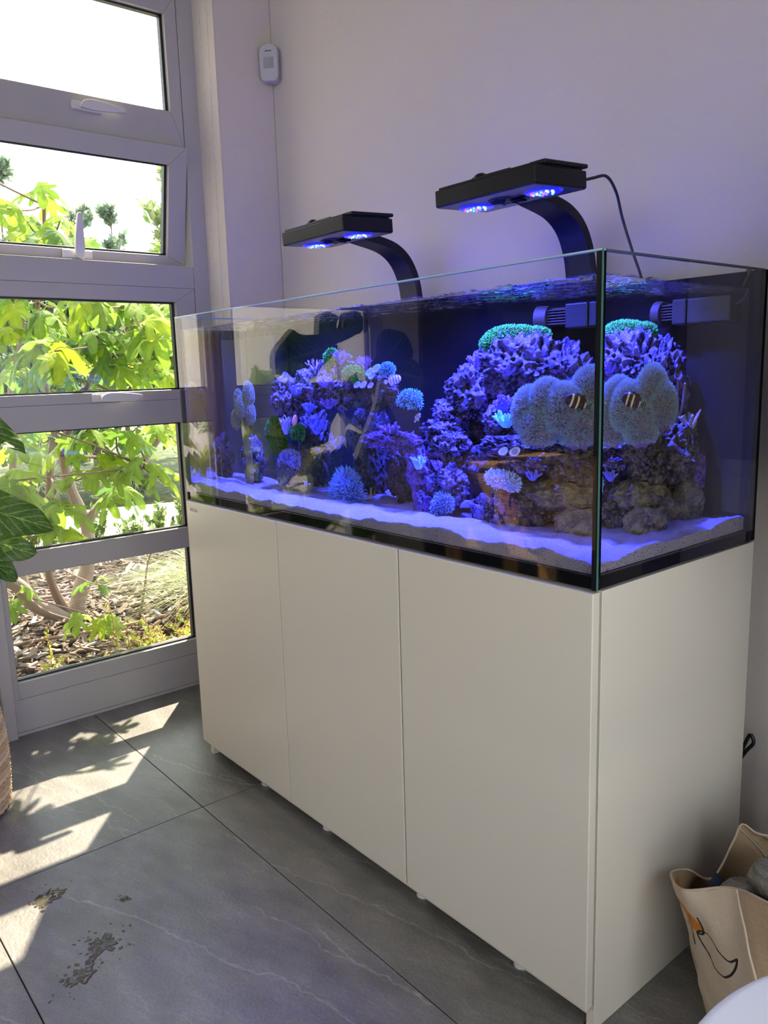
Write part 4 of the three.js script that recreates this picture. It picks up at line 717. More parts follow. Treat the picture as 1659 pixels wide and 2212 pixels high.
const pebbleTex = dataTex(256, 256, (u, v) => { const a = tileNoise(u, v, 30, 6, 3), b = tileNoise(u, v, 5, 9, 3); const k = 0.47 + a * 0.16 + b * 0.14; return [k, k * 0.96, k * 0.86]; }, true);
M.pebble = mat([0.9, 0.9, 0.9], 0.8, { map: pebbleTex });
pebble('stone', 'large smooth grey stone on top in the tote bag', 'stone', [1.722, 0.292, 0.275], [0.075, 0.042, 0.05], [0.1, 0.9, -0.5], M.pebble);
pebble('stone', 'smooth grey stone lying lower in the tote bag', 'stone', [1.668, 0.235, 0.285], [0.065, 0.038, 0.045], [0, 0.9, -0.35], M.pebble);
pebble('stone', 'grey stone underneath the two others in the tote bag', 'stone', [1.79, 0.165, 0.24], [0.1, 0.05, 0.07], [0, 0.2, 0.0], M.pebble);
{
  const g = new THREE.PlaneGeometry(0.10, 0.06, 16, 10), p = g.attributes.position; for (let i = 0; i < p.count; i++) p.setZ(i, 0.006 * Math.sin(p.getX(i) * 60) + 0.004 * n2(p.getX(i) * 40, p.getY(i) * 40)); g.computeVertexNormals();
  const o = solid('cloth', g, mat([0.02, 0.022, 0.045], 0.9, { side: THREE.DoubleSide }), 'dark blue cloth tucked beside the stones in the tote bag', 'cloth'); o.position.set(1.637, 0.225, 0.30); o.rotation.set(-0.9, 0.6, 0);
}
// ---- fiddle-leaf fig in a coiled basket at the left edge
const fidVeins = dataTex(256, 256, (u, v) => {
  const x = Math.abs(u - 0.5) * 2, mid = Math.exp(-((x / 0.035) ** 2)), s = (v * 1.0 - x * 0.22) / 0.105, d = Math.abs(s - Math.round(s)) * 0.105, side = Math.exp(-((d / 0.008) ** 2)) * (v < 0.97 ? 1 : 0), k = clamp(Math.max(mid, side * 0.8));
  const n = 1 + 0.15 * n2(u * 16, v * 16); return [mix(0.40, 0.78, k) * n, mix(0.52, 0.84, k) * n, mix(0.26, 0.50, k) * n];
}, true, false);
M.fiddle = new THREE.MeshPhysicalMaterial({ map: fidVeins, color: new THREE.Color().setRGB(0.42, 0.52, 0.36), roughness: 0.42, transmission: 0.18, thickness: 0, side: THREE.DoubleSide, specularIntensity: 0.6 });
function fiddleLeaf(seed) {
  const NX = 10, NY = 22, pos = [], uv = [], idx = [], r = rng(seed), dr = rand(r, 0.5, 1.0), fold = rand(r, 0.15, 0.5), ph = r() * 6;
  for (let j = 0; j <= NY; j++) for (let i = 0; i <= NX; i++) {
    const v = j / NY, u = (i / NX) * 2 - 1, w = 0.36 * Math.pow(Math.sin(Math.PI * Math.pow(clamp(v * 0.985 + 0.008), 1.18)), 0.62) * (v < 0.5 ? mix(0.72, 1, smooth(0.2, 0.62, v)) : 1) * (1 + 0.05 * Math.sin(v * 17 + ph));
    const X = u * w, ruff = 0.035 * Math.sin(v * 15 + ph + (u > 0 ? 1.4 : 0)) * u * u, rib = 0.012 * Math.cos((v - Math.abs(u) * 0.11) / 0.105 * 2 * Math.PI) * (1 - u * u);
    pos.push(X * Math.cos(fold * Math.abs(u)), v - 0.16 * dr * v * v, -dr * 0.32 * v * v + fold * 0.35 * Math.abs(X) + ruff + rib); uv.push((u + 1) / 2, v);
  }
  for (let j = 0; j < NY; j++) for (let i = 0; i < NX; i++) { const a = j * (NX + 1) + i; idx.push(a, a + 1, a + NX + 1, a + 1, a + NX + 2, a + NX + 1); }
  const g = new THREE.BufferGeometry(); g.setAttribute('position', new THREE.BufferAttribute(new Float32Array(pos), 3)); g.setAttribute('uv', new THREE.BufferAttribute(new Float32Array(uv), 2)); g.setIndex(idx); g.computeVertexNormals(); return g;
}
{
  const P = V(-0.20, 0, 1.31), t = thing('fiddle_leaf_fig', 'potted fiddle-leaf fig with big dark glossy leaves reaching in from the left edge', 'houseplant', [0, 0, 0]), geos = [1, 2, 3, 4].map((k) => fiddleLeaf(k * 7));
  part('stem', tube([[P.x, 0.2, P.z], [P.x + 0.015, 0.6, P.z - 0.01], [P.x - 0.01, 1.0, P.z + 0.01], [P.x - 0.02, 1.32, P.z + 0.0]], 0.014, 40, 10, (k) => mix(1.2, 0.45, k)), M.twig, t);
  part('stem', tube([[P.x, 0.8, P.z], [P.x + 0.03, 0.95, P.z + 0.06], [P.x + 0.04, 1.1, P.z + 0.13], [P.x + 0.03, 1.22, P.z + 0.17]], 0.010, 24, 8, (k) => mix(1.1, 0.5, k)), M.twig, t);
  // [base], [tip], roll, width factor
  const L = [
    [[-0.19, 0.93, 1.22], [0.085, 0.842, 1.0], [0.6, 0.4, 0.65], 0.42], [[-0.19, 0.84, 1.20], [0.03, 0.765, 1.04], [0.75, 0.3, 0.5], 0.5], [[-0.2, 0.80, 1.22], [-0.02, 0.72, 1.05], [0.3, 0.9, 0.4], 0.5], [[-0.16, 1.18, 1.22], [0.215, 1.115, 1.095], [0.4, 0.8, 0.5], 0.32],
    [[-0.2, 0.47, 1.28], [-0.265, 0.385, 1.055], [0.8, 0.4, 0.3], 0.5], [[-0.2, 0.95, 1.31], [-0.12, 0.70, 1.20], [0.9, 0.2, -0.4], 1.1], [[-0.2, 1.0, 1.33], [-0.16, 0.74, 1.46], [0.9, 0.1, -0.4], 1.1], [[-0.2, 1.32, 1.30], [-0.22, 1.27, 1.02], [0.85, 0.4, -0.3], 1.0],
    [[-0.2, 1.33, 1.30], [-0.15, 1.42, 1.19], [0.9, 0.2, -0.4], 1.1], [[-0.2, 1.33, 1.30], [-0.14, 1.45, 1.37], [0.8, 0.1, -0.6], 0.9], [[-0.18, 1.22, 1.46], [-0.12, 1.38, 1.60], [0.9, 0.2, -0.4], 1.0], [[-0.18, 1.22, 1.46], [-0.1, 1.2, 1.70], [0.9, 0.3, -0.3], 1.0],
    [[-0.2, 1.12, 1.30], [-0.26, 0.98, 1.08], [0.9, 0.3, -0.3], 1.0], [[-0.2, 1.05, 1.33], [-0.12, 1.0, 1.58], [0.9, 0.3, -0.3], 1.0], [[-0.2, 0.75, 1.31], [-0.16, 0.55, 1.45], [0.9, 0.2, -0.4], 1.0], [[-0.22, 0.7, 1.30], [-0.36, 0.62, 1.12], [0.9, 0.3, -0.3], 1.0], [[-0.2, 1.18, 1.33], [-0.3, 1.1, 1.55], [0.8, 0.4, -0.4], 1.0], [[-0.2, 0.9, 1.33], [-0.3, 0.86, 1.6], [0.85, 0.3, -0.4], 1.0],
  ];
  L.forEach(([b, e, face, w], i) => {
    const B = V(...b), E = V(...e), d = E.clone().sub(B), len = d.length() * 1.05, dir = d.clone().normalize(), side = V().crossVectors(dir, V(...face)).normalize(), nrm = V().crossVectors(side, dir).normalize();
    const leaf = part('leaf', geos[i % 4], M.fiddle, t); leaf.quaternion.setFromRotationMatrix(new THREE.Matrix4().makeBasis(side, dir, nrm)); leaf.position.copy(B); leaf.scale.set(len * w, len, len);
  });
  const b = thing('plant_basket', 'round coiled straw basket holding the houseplant, cut by the left edge', 'basket', [P.x, 0, P.z]), straw = [mat([0.52, 0.37, 0.19], 0.8), mat([0.44, 0.30, 0.15], 0.8), mat([0.60, 0.45, 0.26], 0.8)], H = 17;
  for (let k = 0; k < H; k++) {
    const f = k / (H - 1), R = 0.196 + 0.014 * Math.sin(f * 2.6) - 0.012 * f, g = new THREE.TorusGeometry(R, 0.0095, 10, 220), p = g.attributes.position;
    for (let i = 0; i < p.count; i++) { const x = p.getX(i), y = p.getY(i), z = p.getZ(i), a = Math.atan2(y, x), c = V(Math.cos(a) * R, Math.sin(a) * R, 0), q = V(x, y, z).sub(c), phi = Math.atan2(q.z, Math.hypot(x, y) - R), m = 1 + 0.20 * Math.cos(a * 52 + phi * 1 + k); q.multiplyScalar(m); p.setXYZ(i, c.x + q.x, c.y + q.y, c.z + q.z); }
    g.computeVertexNormals(); g.rotateX(Math.PI / 2).translate(0, 0.011 + k * 0.0178, 0); part('basket_coil', g, straw[k % 3], b);
  }
  part('basket_base', new THREE.CylinderGeometry(0.19, 0.19, 0.01, 40).translate(0, 0.006, 0), straw[1], b);
  part('potting_soil', new THREE.CylinderGeometry(0.185, 0.185, 0.05, 40).translate(0, 0.25, 0), mat([0.06, 0.045, 0.035], 1), b);
}
// ---- birch-ply cabinet on legs, seen mirrored in the front pane
{
  const t = thing('plywood_cabinet', 'sunlit plywood cabinet on legs with black painted strokes, mirrored in the front glass', 'cabinet', [0, 0, 0]);
  const ply = dataTex(256, 256, (u, v) => { const a = tileNoise(u * 1, v, 3, 5, 4), s = n2(u * 3, v * 60) * 0.05; return [0.92 + a * 0.08 + s, 0.74 + a * 0.09 + s, 0.50 + a * 0.09 + s]; }, true), wood = mat([1, 0.95, 0.88], 0.6, { map: ply }), dark = mat([0.02, 0.018, 0.018], 0.6), pink = mat([0.75, 0.28, 0.2], 0.6);
  const x0 = 0.05, x1 = 0.56, z0 = 1.6, z1 = 1.98;
  part('body', boxUV(bx(x0, x1, 0.55, 0.86, z0, z1, 0.003), 2), wood, t); part('top', boxUV(bx(x0 - 0.02, x1 + 0.02, 0.86, 0.88, z0 - 0.012, z1 + 0.02, 0.003), 2), wood, t, 'overhanging top board');
  for (const [x, z] of [[x0, z0], [x1 - 0.045, z0], [x0, z1 - 0.045], [x1 - 0.045, z1 - 0.045]]) part('leg', boxUV(bx(x, x + 0.045, 0, 0.55, z, z + 0.045, 0.003), 2), wood, t);
  const ex = (pts, m, name) => { const s = new THREE.Shape(pts.map((p) => new THREE.Vector2(...p))); part(name, new THREE.ExtrudeGeometry(s, { depth: 0.003, bevelEnabled: false }).rotateY(Math.PI).translate(0, 0, z0 + 0.0005), m, t); };
  const arc = (cx, cy, r0, r1, a0, a1) => { const p = []; for (let i = 0; i <= 14; i++) { const a = mix(a0, a1, i / 14); p.push([-(cx + Math.cos(a) * r1), cy + Math.sin(a) * r1]); } for (let i = 14; i >= 0; i--) { const a = mix(a0, a1, i / 14); p.push([-(cx + Math.cos(a) * r0), cy + Math.sin(a) * r0]); } return p; };
  ex([[-0.355, 0.70], [-0.425, 0.70], [-0.425, 0.82], [-0.355, 0.82]], pink, 'painted_patch');
  ex(arc(0.395, 0.70, 0.042, 0.056, Math.PI, 2 * Math.PI), dark, 'painted_stroke');
  ex(arc(0.50, 0.62, 0.03, 0.045, Math.PI, 2 * Math.PI), dark, 'painted_stroke');
  for (const [x, y, h] of [[0.388, 0.72, 0.09], [0.30, 0.68, 0.10], [0.18, 0.72, 0.07], [0.21, 0.68, 0.08], [0.48, 0.655, 0.03]]) ex([[-x, y], [-x - 0.012, y], [-x - 0.012, y + h], [-x, y + h]], dark, 'painted_stroke');
}
// ---- dark door with panels on the left, mirrored in the front pane
{
  const d = struct('door_1'), m = mat([0.055, 0.058, 0.066], 0.5), m2 = mat([0.11, 0.115, 0.125], 0.5);
  part('door_leaf', bx(-0.569, -0.54, 0, 2.25, 2.5, 3.6, 0.002), m, d); for (const [y0, y1] of [[0.15, 0.95], [1.1, 1.5], [1.6, 2.1]]) for (const z of [2.6, 3.12]) part('door_panel', bx(-0.545, -0.532, y0, y1, z, z + 0.4, 0.004), m2, d); part('door_handle', tube([[-0.54, 1.02, 2.56], [-0.50, 1.02, 2.56], [-0.497, 1.02, 2.66]], 0.008, 16, 8), M.frameEdge, d);
}
// ---- water spilled on the floor: beads and small puddles
M.drop = new THREE.MeshPhysicalMaterial({ color: new THREE.Color().setRGB(0.95, 0.93, 0.88), roughness: 0.02, transmission: 1, thickness: 0.002, ior: 1.33 });
M.wet = mat([0.075, 0.065, 0.045], 0.04, { specularIntensity: 0.8 });
function puddle(label, cx, cz, rx, rz, turn, seed, n) {
  const r = rng(seed), t = thing('puddle', label, 'puddle', [cx, 0, cz], turn), N = 72, R = 9, pos = [], idx = [];
  const edge = (a) => 1 + 0.38 * n2(Math.cos(a) * 1.1 + seed, Math.sin(a) * 1.1) + 0.16 * n2(Math.cos(a) * 2.6 + seed, Math.sin(a) * 2.6 + 7);
  pos.push(0, 0.0016, 0); for (let k = 1; k <= R; k++) for (let i = 0; i < N; i++) { const a = (i / N) * 6.283, f = k / R, e = edge(a) * f; pos.push(Math.cos(a) * rx * e, 0.0002 + 0.0017 * Math.sqrt(1 - Math.pow(f, 6)) * (1 + 0.3 * n2(Math.cos(a) * f * 1.6 + seed, Math.sin(a) * f * 1.6)), Math.sin(a) * rz * e); }
  for (let i = 0; i < N; i++) { const j = (i + 1) % N; idx.push(0, 1 + j, 1 + i); for (let k = 0; k < R - 1; k++) { const a = 1 + k * N + i, b = 1 + k * N + j; idx.push(a, b, a + N, b, b + N, a + N); } }
  const g = new THREE.BufferGeometry(); g.setAttribute('position', new THREE.BufferAttribute(new Float32Array(pos), 3)); g.setIndex(idx); g.computeVertexNormals(); part('puddle_water', g, M.wet, t);
  const drops = []; for (let i = 0; i < n; i++) { const a = r() * 6.283, d = rand(r, 0.9, 2.4), s = rand(r, 0.0012, 0.0052) * (d > 1.7 ? 0.6 : 1); drops.push(new THREE.SphereGeometry(1, 12, 6, 0, 6.3, 0, 1.57).scale(s * rand(r, 0.8, 1.8), s * 0.35, s).rotateY(r() * 3).translate(Math.cos(a) * rx * d, 0.0002, Math.sin(a) * rz * d)); }
  const ds = part('droplets', merge(drops), M.wet, t); ds.userData.kind = 'stuff';
}
puddle('small water puddle on the grey tiles touching the sunlit patch, farthest from the camera', 0.405, 1.182, 0.024, 0.036, 0.5, 5, 9);
puddle('water puddle ringed by many splashed drops on the grey tiles', 0.655, 1.135, 0.028, 0.033, 0.7, 6, 40);
puddle('water puddle nearest the bottom left corner of the grey floor', 0.716, 1.207, 0.023, 0.033, 0.4, 8, 20);
puddle('tiny bead of water lying alone between the two nearer puddles', 0.685, 1.178, 0.009, 0.012, 0.2, 9, 3);
puddle('tiny splash of water apart from the rest, nearer the cabinet', 0.535, 1.043, 0.008, 0.010, 0.2, 10, 5);
// ---------------------------------------------------------------- garden outside the window
const leafMat = (c, t = 0.5, extra = {}) => new THREE.MeshPhysicalMaterial({ color: new THREE.Color().setRGB(...c), roughness: 0.86, transmission: t, thickness: 0, side: THREE.DoubleSide, specularIntensity: 0.35, ...extra });
M.bark = mat([0.30, 0.245, 0.20], 0.9, { bumpMap: rep(plasterBump, 3, 3), bumpScale: 0.004 });
M.twig = mat([0.17, 0.115, 0.085], 0.85);
M.petiole = mat([0.42, 0.46, 0.13], 0.7);
const soilTex = dataTex(512, 512, (u, v) => { const a = tileNoise(u, v, 24, 4, 4), b = tileNoise(u, v, 6, 13, 3); return [0.33 + a * 0.22 + b * 0.1, 0.28 + a * 0.19 + b * 0.09, 0.23 + a * 0.16 + b * 0.06]; }, true);
M.soil = mat([0.62, 0.62, 0.62], 1.0, { map: rep(soilTex, 1.1, 1.1), bumpMap: rep(plasterBump, 2, 2), bumpScale: 0.015 });
const lawnTex = dataTex(256, 256, (u, v) => { const a = tileNoise(u, v, 30, 2, 3), b = tileNoise(u, v, 5, 3, 3); return [0.27 + a * 0.2 + b * 0.16, 0.32 + a * 0.2 + b * 0.1, 0.17 + a * 0.12]; }, true);

{
  const g = new THREE.PlaneGeometry(2.6, 9, 52, 150).rotateX(-Math.PI / 2).translate(-1.86, -0.055, -1.4), p = g.attributes.position;
  for (let i = 0; i < p.count; i++) p.setY(i, -0.055 + 0.02 * fbm2(p.getX(i) * 3, p.getZ(i) * 3, 3) + 0.03 * Math.exp(-((p.getX(i) + 2) ** 2 + (p.getZ(i) - 0.32) ** 2) / 0.06));
  g.computeVertexNormals(); struct('ground_bed', setUV(g, (x, y, z) => [x, z]), M.soil);
  struct('ground', setUV(new THREE.BoxGeometry(40, 0.2, 44).translate(-20.6, -0.26, -6), (x, y, z) => [x, z]), mat(0xffffff, 1, { map: rep(lawnTex, 0.5, 0.5) }));
  const s = new THREE.Shape(); s.moveTo(-3.42, 3); s.lineTo(-3.40, -0.4); s.bezierCurveTo(-3.4, -1.6, -3.3, -3, -2.6, -5.5); s.lineTo(-4.4, -6.4); s.bezierCurveTo(-5.2, -3.6, -5.3, -2.2, -5.7, -1.0); s.lineTo(-6.2, 3); s.closePath();
  const pg = new THREE.ExtrudeGeometry(s, { depth: 0.08, bevelEnabled: false, curveSegments: 16 }).rotateX(Math.PI / 2).translate(0, -0.055, 0);
  struct('path_concrete', pg, M.concrete);
  struct('trim_edging', boxUV(bx(-3.20, -3.165, -0.14, -0.012, -5, 2.6, 0.004)), mat([0.42, 0.36, 0.29], 0.85));
  struct('wall_outside', boxUV(bx(-4.4, -0.73, -0.15, 3.3, 2.35, 2.6, 0)), M.render);
}
// shredded bark over the bed
{
  const r = rng(31), N = 5200, sh = new THREE.BoxGeometry(1, 0.22, 0.42, 3, 1, 1), p = sh.attributes.position;
  for (let i = 0; i < p.count; i++) { const x = p.getX(i); p.setXYZ(i, x, p.getY(i) * (1 - 0.5 * Math.abs(x)) + 0.16 * Math.sin(x * 3.1), p.getZ(i) * (1 - 0.7 * x * x) + 0.1 * Math.sin(x * 5)); }
  sh.computeVertexNormals();
  const im = new THREE.InstancedMesh(sh, mat(0xffffff, 0.9), N), o = new THREE.Object3D(), c = new THREE.Color();
  for (let i = 0; i < N; i++) {
    const near = r() < 0.65, x = near ? rand(r, -2.5, -0.78) : rand(r, -3.15, -2.0), z = near ? rand(r, -0.9, 1.1) : rand(r, -2.4, 1.0), s = Math.pow(r(), 2) * 0.07 + 0.018;
    o.position.set(x, -0.036 + r() * 0.016 + 0.02 * fbm2(x * 3, z * 3, 3) + 0.03 * Math.exp(-((x + 2) ** 2 + (z - 0.32) ** 2) / 0.06), z); o.rotation.set(rand(r, -0.35, 0.35), r() * 6.3, rand(r, -0.3, 0.3)); o.scale.set(s, s * rand(r, 0.5, 1), s * rand(r, 0.5, 1.1)); o.updateMatrix(); im.setMatrixAt(i, o.matrix);
    const k = r(); c.setRGB(...(k < 0.55 ? [0.20, 0.145, 0.11] : k < 0.8 ? [0.11, 0.08, 0.065] : k < 0.94 ? [0.40, 0.32, 0.25] : [0.40, 0.42, 0.45])).multiplyScalar(rand(r, 0.7, 1.25)); im.setColorAt(i, c);
  }
  im.name = 'bark_mulch'; shadows(im); scene.add(im); tag(im, 'loose brown and grey bark mulch covering the bed under the fig tree', 'mulch', null, 'stuff');
}
// drip pipes on the mulch
solid('drip_pipe', tube([[-1.10, -0.012, 1.05], [-1.16, -0.01, 0.7], [-1.15, -0.006, 0.35], [-1.2, -0.01, 0.0], [-1.32, -0.012, -0.6]], 0.0095, 50, 10), mat([0.30, 0.18, 0.13], 0.6), 'brown drip pipe lying on the mulch nearest the window', 'pipe');
solid('drip_pipe', tube([[-1.72, -0.02, 1.1], [-1.66, -0.012, 0.6], [-1.58, -0.01, 0.25], [-1.60, -0.012, -0.1], [-1.75, -0.02, -0.7]], 0.0095, 50, 10), mat([0.27, 0.17, 0.13], 0.6), 'brown drip pipe running past the foot of the fig tree', 'pipe');
solid('drip_pipe', tube([[-2.62, -0.015, 0.9], [-2.4, -0.01, 0.15], [-2.42, -0.01, -0.35], [-2.5, -0.015, -1.2]], 0.0095, 40, 10), mat([0.27, 0.18, 0.14], 0.6), 'brown drip pipe on the far side of the fig tree, near the edging', 'pipe');

// ---- fig tree
function figLeafGeo(seed, lobes) {
  const r = rng(seed), N = 64, rings = 5, out = [];
  const L = [[0, 1.0, 0.40], [0.80, 0.86, 0.36], [-0.80, 0.86, 0.36], [1.62, 0.60, 0.44], [-1.62, 0.60, 0.44]].slice(0, lobes);
  for (let i = 0; i < N; i++) {
    const th = -Math.PI + (i / N) * 2 * Math.PI; let R = 0.40 + 0.06 * Math.cos(th * 2);
    for (const [a, len, w] of L) { let d = th - a; R = Math.max(R, len * Math.pow(Math.max(0, 1 - (d * d) / (w * w * (1 + 0.0))), 0.42)); }
    R *= 1 + 0.03 * Math.sin(th * 23 + seed); const back = Math.PI - Math.abs(th); if (back < 0.5) R *= mix(0.55, 1, back / 0.5);
    out.push([Math.sin(th) * R, Math.cos(th) * R]);
  }
  const pos = [0, 0, 0], uv = [0.5, 0.5], idx = [], droop = rand(r, 0.25, 0.6), cup = rand(r, -0.25, 0.35), tw = rand(r, -0.3, 0.3);
  for (let k = 1; k <= rings; k++) for (const [x, y] of out) {
    const f = k / rings, X = x * f, Y = y * f, d = Math.hypot(X, Y);
    const vein = Math.min(...L.map(([a]) => Math.abs(Math.sin(Math.atan2(X, Y) - a)) * d));
    pos.push(X, Y + 0.0, -droop * d * d * 0.8 + cup * X * X + tw * X * Y + 0.05 * Math.sin(X * 9 + seed) * f + vein * 0.16); uv.push(0.5 + X * 0.45, 0.5 + Y * 0.45);
  }
  for (let i = 0; i < N; i++) { const j = (i + 1) % N; idx.push(0, 1 + j, 1 + i); for (let k = 0; k < rings - 1; k++) { const a = 1 + k * N + i, b = 1 + k * N + j; idx.push(a, b, a + N, b, b + N, a + N); } }
  const g = new THREE.BufferGeometry(); g.setAttribute('position', new THREE.BufferAttribute(new Float32Array(pos), 3)); g.setAttribute('uv', new THREE.BufferAttribute(new Float32Array(uv), 2)); g.setIndex(idx); g.computeVertexNormals(); return g;
}
const figVeins = dataTex(256, 256, (u, v) => {
  const X = (u - 0.5) / 0.45, Y = (v - 0.5) / 0.45, d = Math.hypot(X, Y), th = Math.atan2(X, Y); let m = 9;
  for (const a of [0, 0.80, -0.80, 1.62, -1.62]) {
    const along = Math.cos(th - a) * d, off = Math.sin(th - a) * d; if (along < 0) continue;
    m = Math.min(m, Math.abs(off) / 0.014);
    const s = (along - Math.abs(off) * 0.9) / 0.11, near = Math.abs(s - Math.round(s)) * 0.11 / 0.008; if (Math.abs(off) < 0.25) m = Math.min(m, near + 0.5);
  }
  const k = Math.exp(-m * m) * 0.5, n = 1 + 0.05 * n2(u * 5, v * 5); return [mix(0.80, 1, k) * n, mix(0.86, 1, k) * n, mix(0.72, 1, k) * n];
}, true, false);
const figLeaves = [figLeafGeo(1, 5), figLeafGeo(2, 3), figLeafGeo(3, 5), figLeafGeo(4, 3), figLeafGeo(7, 5)];
const figMats = [[0.36, 0.50, 0.08], [0.28, 0.43, 0.09], [0.52, 0.62, 0.06], [0.20, 0.34, 0.10]].map((c) => leafMat(c, 0.56, { map: figVeins }));
{
  const t = thing('fig_tree', 'fig tree with big lobed sunlit leaves growing just outside the window', 'tree', [0, 0, 0]);
  const limb = (pts, r0, r1, seg = 40) => tube(pts, 1, seg, 12).clone() && tube(pts, r0, seg, 12, (k) => mix(1, r1 / r0, k) * (1 + 0.06 * Math.sin(k * 31)));
  const stems = [
    [[[-2.0, -0.1, 0.31], [-2.0, 0.07, 0.27], [-2.0, 0.22, 0.21], [-2.0, 0.42, 0.19], [-2.0, 0.54, 0.22], [-1.95, 0.7, 0.28], [-1.9, 0.85, 0.31]], 0.047, 0.024, M.bark],
    [[[-1.99, 0.46, 0.195], [-1.95, 0.56, 0.13], [-1.9, 0.61, 0.07], [-1.85, 0.69, 0.0], [-1.7, 0.95, -0.15], [-1.55, 1.25, -0.2]], 0.024, 0.009, M.bark],
    [[[-1.98, -0.08, 0.31], [-1.95, 0.03, 0.43], [-1.9, 0.11, 0.53], [-1.88, 0.21, 0.59], [-1.85, 0.3, 0.68], [-1.8, 0.6, 0.85], [-1.7, 1.1, 0.9]], 0.045, 0.02, M.bark],
    [[[-1.98, -0.06, 0.31], [-1.95, 0.09, 0.39], [-1.9, 0.19, 0.43], [-1.9, 0.26, 0.44], [-1.9, 0.42, 0.43], [-1.9, 0.58, 0.41], [-1.85, 0.82, 0.39], [-1.8, 1.0, 0.37], [-1.8, 1.18, 0.39], [-1.75, 1.32, 0.41], [-1.7, 1.59, 0.42], [-1.65, 1.77, 0.39], [-1.6, 2.0, 0.38]], 0.024, 0.008, M.twig],
    [[[-1.9, 0.2, 0.56], [-2.0, 0.42, 0.56], [-2.0, 0.64, 0.55], [-2.0, 0.97, 0.51], [-2.0, 1.19, 0.5], [-1.95, 1.43, 0.44], [-1.9, 1.58, 0.43], [-1.9, 1.82, 0.44]], 0.024, 0.008, M.bark],
    [[[-1.91, 0.84, 0.31], [-1.8, 0.95, 0.31], [-1.6, 1.19, 0.26], [-1.5, 1.27, 0.25], [-1.45, 1.35, 0.21], [-1.35, 1.49, 0.11], [-1.3, 1.6, 0.09]], 0.019, 0.006, M.twig],
    [[[-1.91, 0.84, 0.31], [-1.6, 0.85, 0.25], [-1.4, 0.85, 0.18], [-1.3, 0.81, 0.14]], 0.010, 0.005, M.twig],
  ];
  const nodes = [];
  stems.forEach(([p, a, b, m], i) => { part(i ? 'limb' : 'trunk', limb(p, a, b), m, t); const c = new THREE.CatmullRomCurve3(p.map((q) => V(...q)), false, 'centripetal'); for (let k = 4; k <= 20; k++) nodes.push(c.getPointAt(k / 20)); });
  const r = rng(77);
  const whorls = [[-1.6, 2.05, 0.38], [-1.7, 1.94, 0.43], [-1.5, 1.92, 0.35], [-1.7, 1.85, 0.52], [-1.6, 1.85, 0.4], [-1.5, 1.83, 0.25], [-1.8, 1.66, 0.53], [-1.5, 1.55, 0.58], [-1.3, 1.51, 0.53], [-1.5, 1.56, 0.34], [-1.3, 1.52, 0.29], [-1.2, 1.53, 0.23], [-1.15, 1.5, 0.14], [-1.4, 1.52, -0.1], [-1.4, 1.42, 0.65], [-1.3, 1.34, 0.6], [-1.7, 1.44, 0.35], [-1.3, 1.34, 0.43], [-1.2, 1.41, 0.36], [-1.3, 1.4, 0.22], [-1.1, 1.42, 0.19], [-1.05, 1.38, 0.16], [-1.6, 1.42, -0.21], [-1.5, 1.25, 0.61], [-1.6, 1.29, 0.46], [-1.3, 1.24, 0.46], [-1.6, 1.27, 0.27], [-1.2, 1.28, 0.29], [-1.3, 1.28, 0.15], [-1.15, 1.25, 0.1], [-1.5, 1.23, -0.12],
    [-1.5, 1.13, 0.57], [-1.5, 1.14, 0.28], [-1.4, 1.13, 0.05], [-1.6, 0.94, 0.64], [-1.8, 0.94, 0.44], [-1.5, 0.93, 0.4], [-1.3, 0.96, 0.37], [-1.4, 0.96, 0.22], [-1.2, 0.95, 0.22], [-1.7, 0.95, -0.1], [-1.6, 0.77, 0.62], [-1.4, 0.77, 0.43], [-1.3, 0.83, 0.34], [-1.2, 0.81, 0.25], [-1.1, 0.84, 0.2], [-1.15, 0.78, 0.12], [-1.5, 0.65, 0.58], [-1.35, 0.66, 0.52], [-1.5, 0.67, 0.21], [-1.35, 0.55, 0.53], [-1.6, 0.24, 0.69], [-1.4, 0.28, 0.39], [-1.35, 0.13, 0.49], [-1.3, 0.13, 0.38]];
  // leaves behind the far bays and above shade the floor on the left
  for (const w of [[-1.4, 1.75, 0.75], [-1.3, 1.55, 0.9], [-1.45, 1.2, 0.9], [-1.25, 1.9, 0.65], [-1.5, 0.85, 0.95], [-1.3, 2.1, 0.85], [-1.2, 1.1, 1.1], [-1.2, 0.75, 0.85], [-0.9, 1.50, 0.45], [-0.92, 1.33, 0.62], [-0.9, 1.08, 0.78], [-0.95, 1.72, 0.6], [-0.92, 1.68, 0.30], [-0.95, 0.85, 0.82]]) whorls.push(w);
  const up = V(0, 1, 0), o = new THREE.Object3D(), pet = [], twigs = [];
  let nl = 0;
  for (const w of whorls) {
    const c = V(...w); let best = nodes[0]; for (const n of nodes) if (n.y < c.y + 0.1 && n.distanceTo(c) < best.distanceTo(c)) best = n;
    const d = best.distanceTo(c);
    if (d > 0.03) twigs.push(tube([best.clone(), best.clone().lerp(c, 0.5).add(V(0, 0.04 * d - 0.03, rand(r, -0.03, 0.03))), c.clone()], 0.0042, 10, 6, (k) => mix(1.25, 0.7, k)));
    const n = w[1] > 1.7 ? 4 : w[1] < 0.3 ? 3 : 4 + Math.floor(r() * 2), a0 = r() * 6.28;
    for (let i = 0; i < n && nl < 296; i++, nl++) {
      const az = a0 + (i / n) * 6.28 + rand(r, -0.5, 0.5), el = rand(r, -0.35, 0.5), dir = V(Math.cos(az) * Math.cos(el), Math.sin(el), Math.sin(az) * Math.cos(el)), pl = rand(r, 0.035, 0.075), base = c.clone().addScaledVector(dir, pl); base.y += rand(r, -0.03, 0.03);
      pet.push(tube([c.clone(), c.clone().lerp(base, 0.6).add(V(0, 0.01, 0)), base], 0.0021, 5, 5));
      const tip = V(dir.x, dir.y - rand(r, 0.25, 1.25), dir.z).normalize();          // blades droop outwards
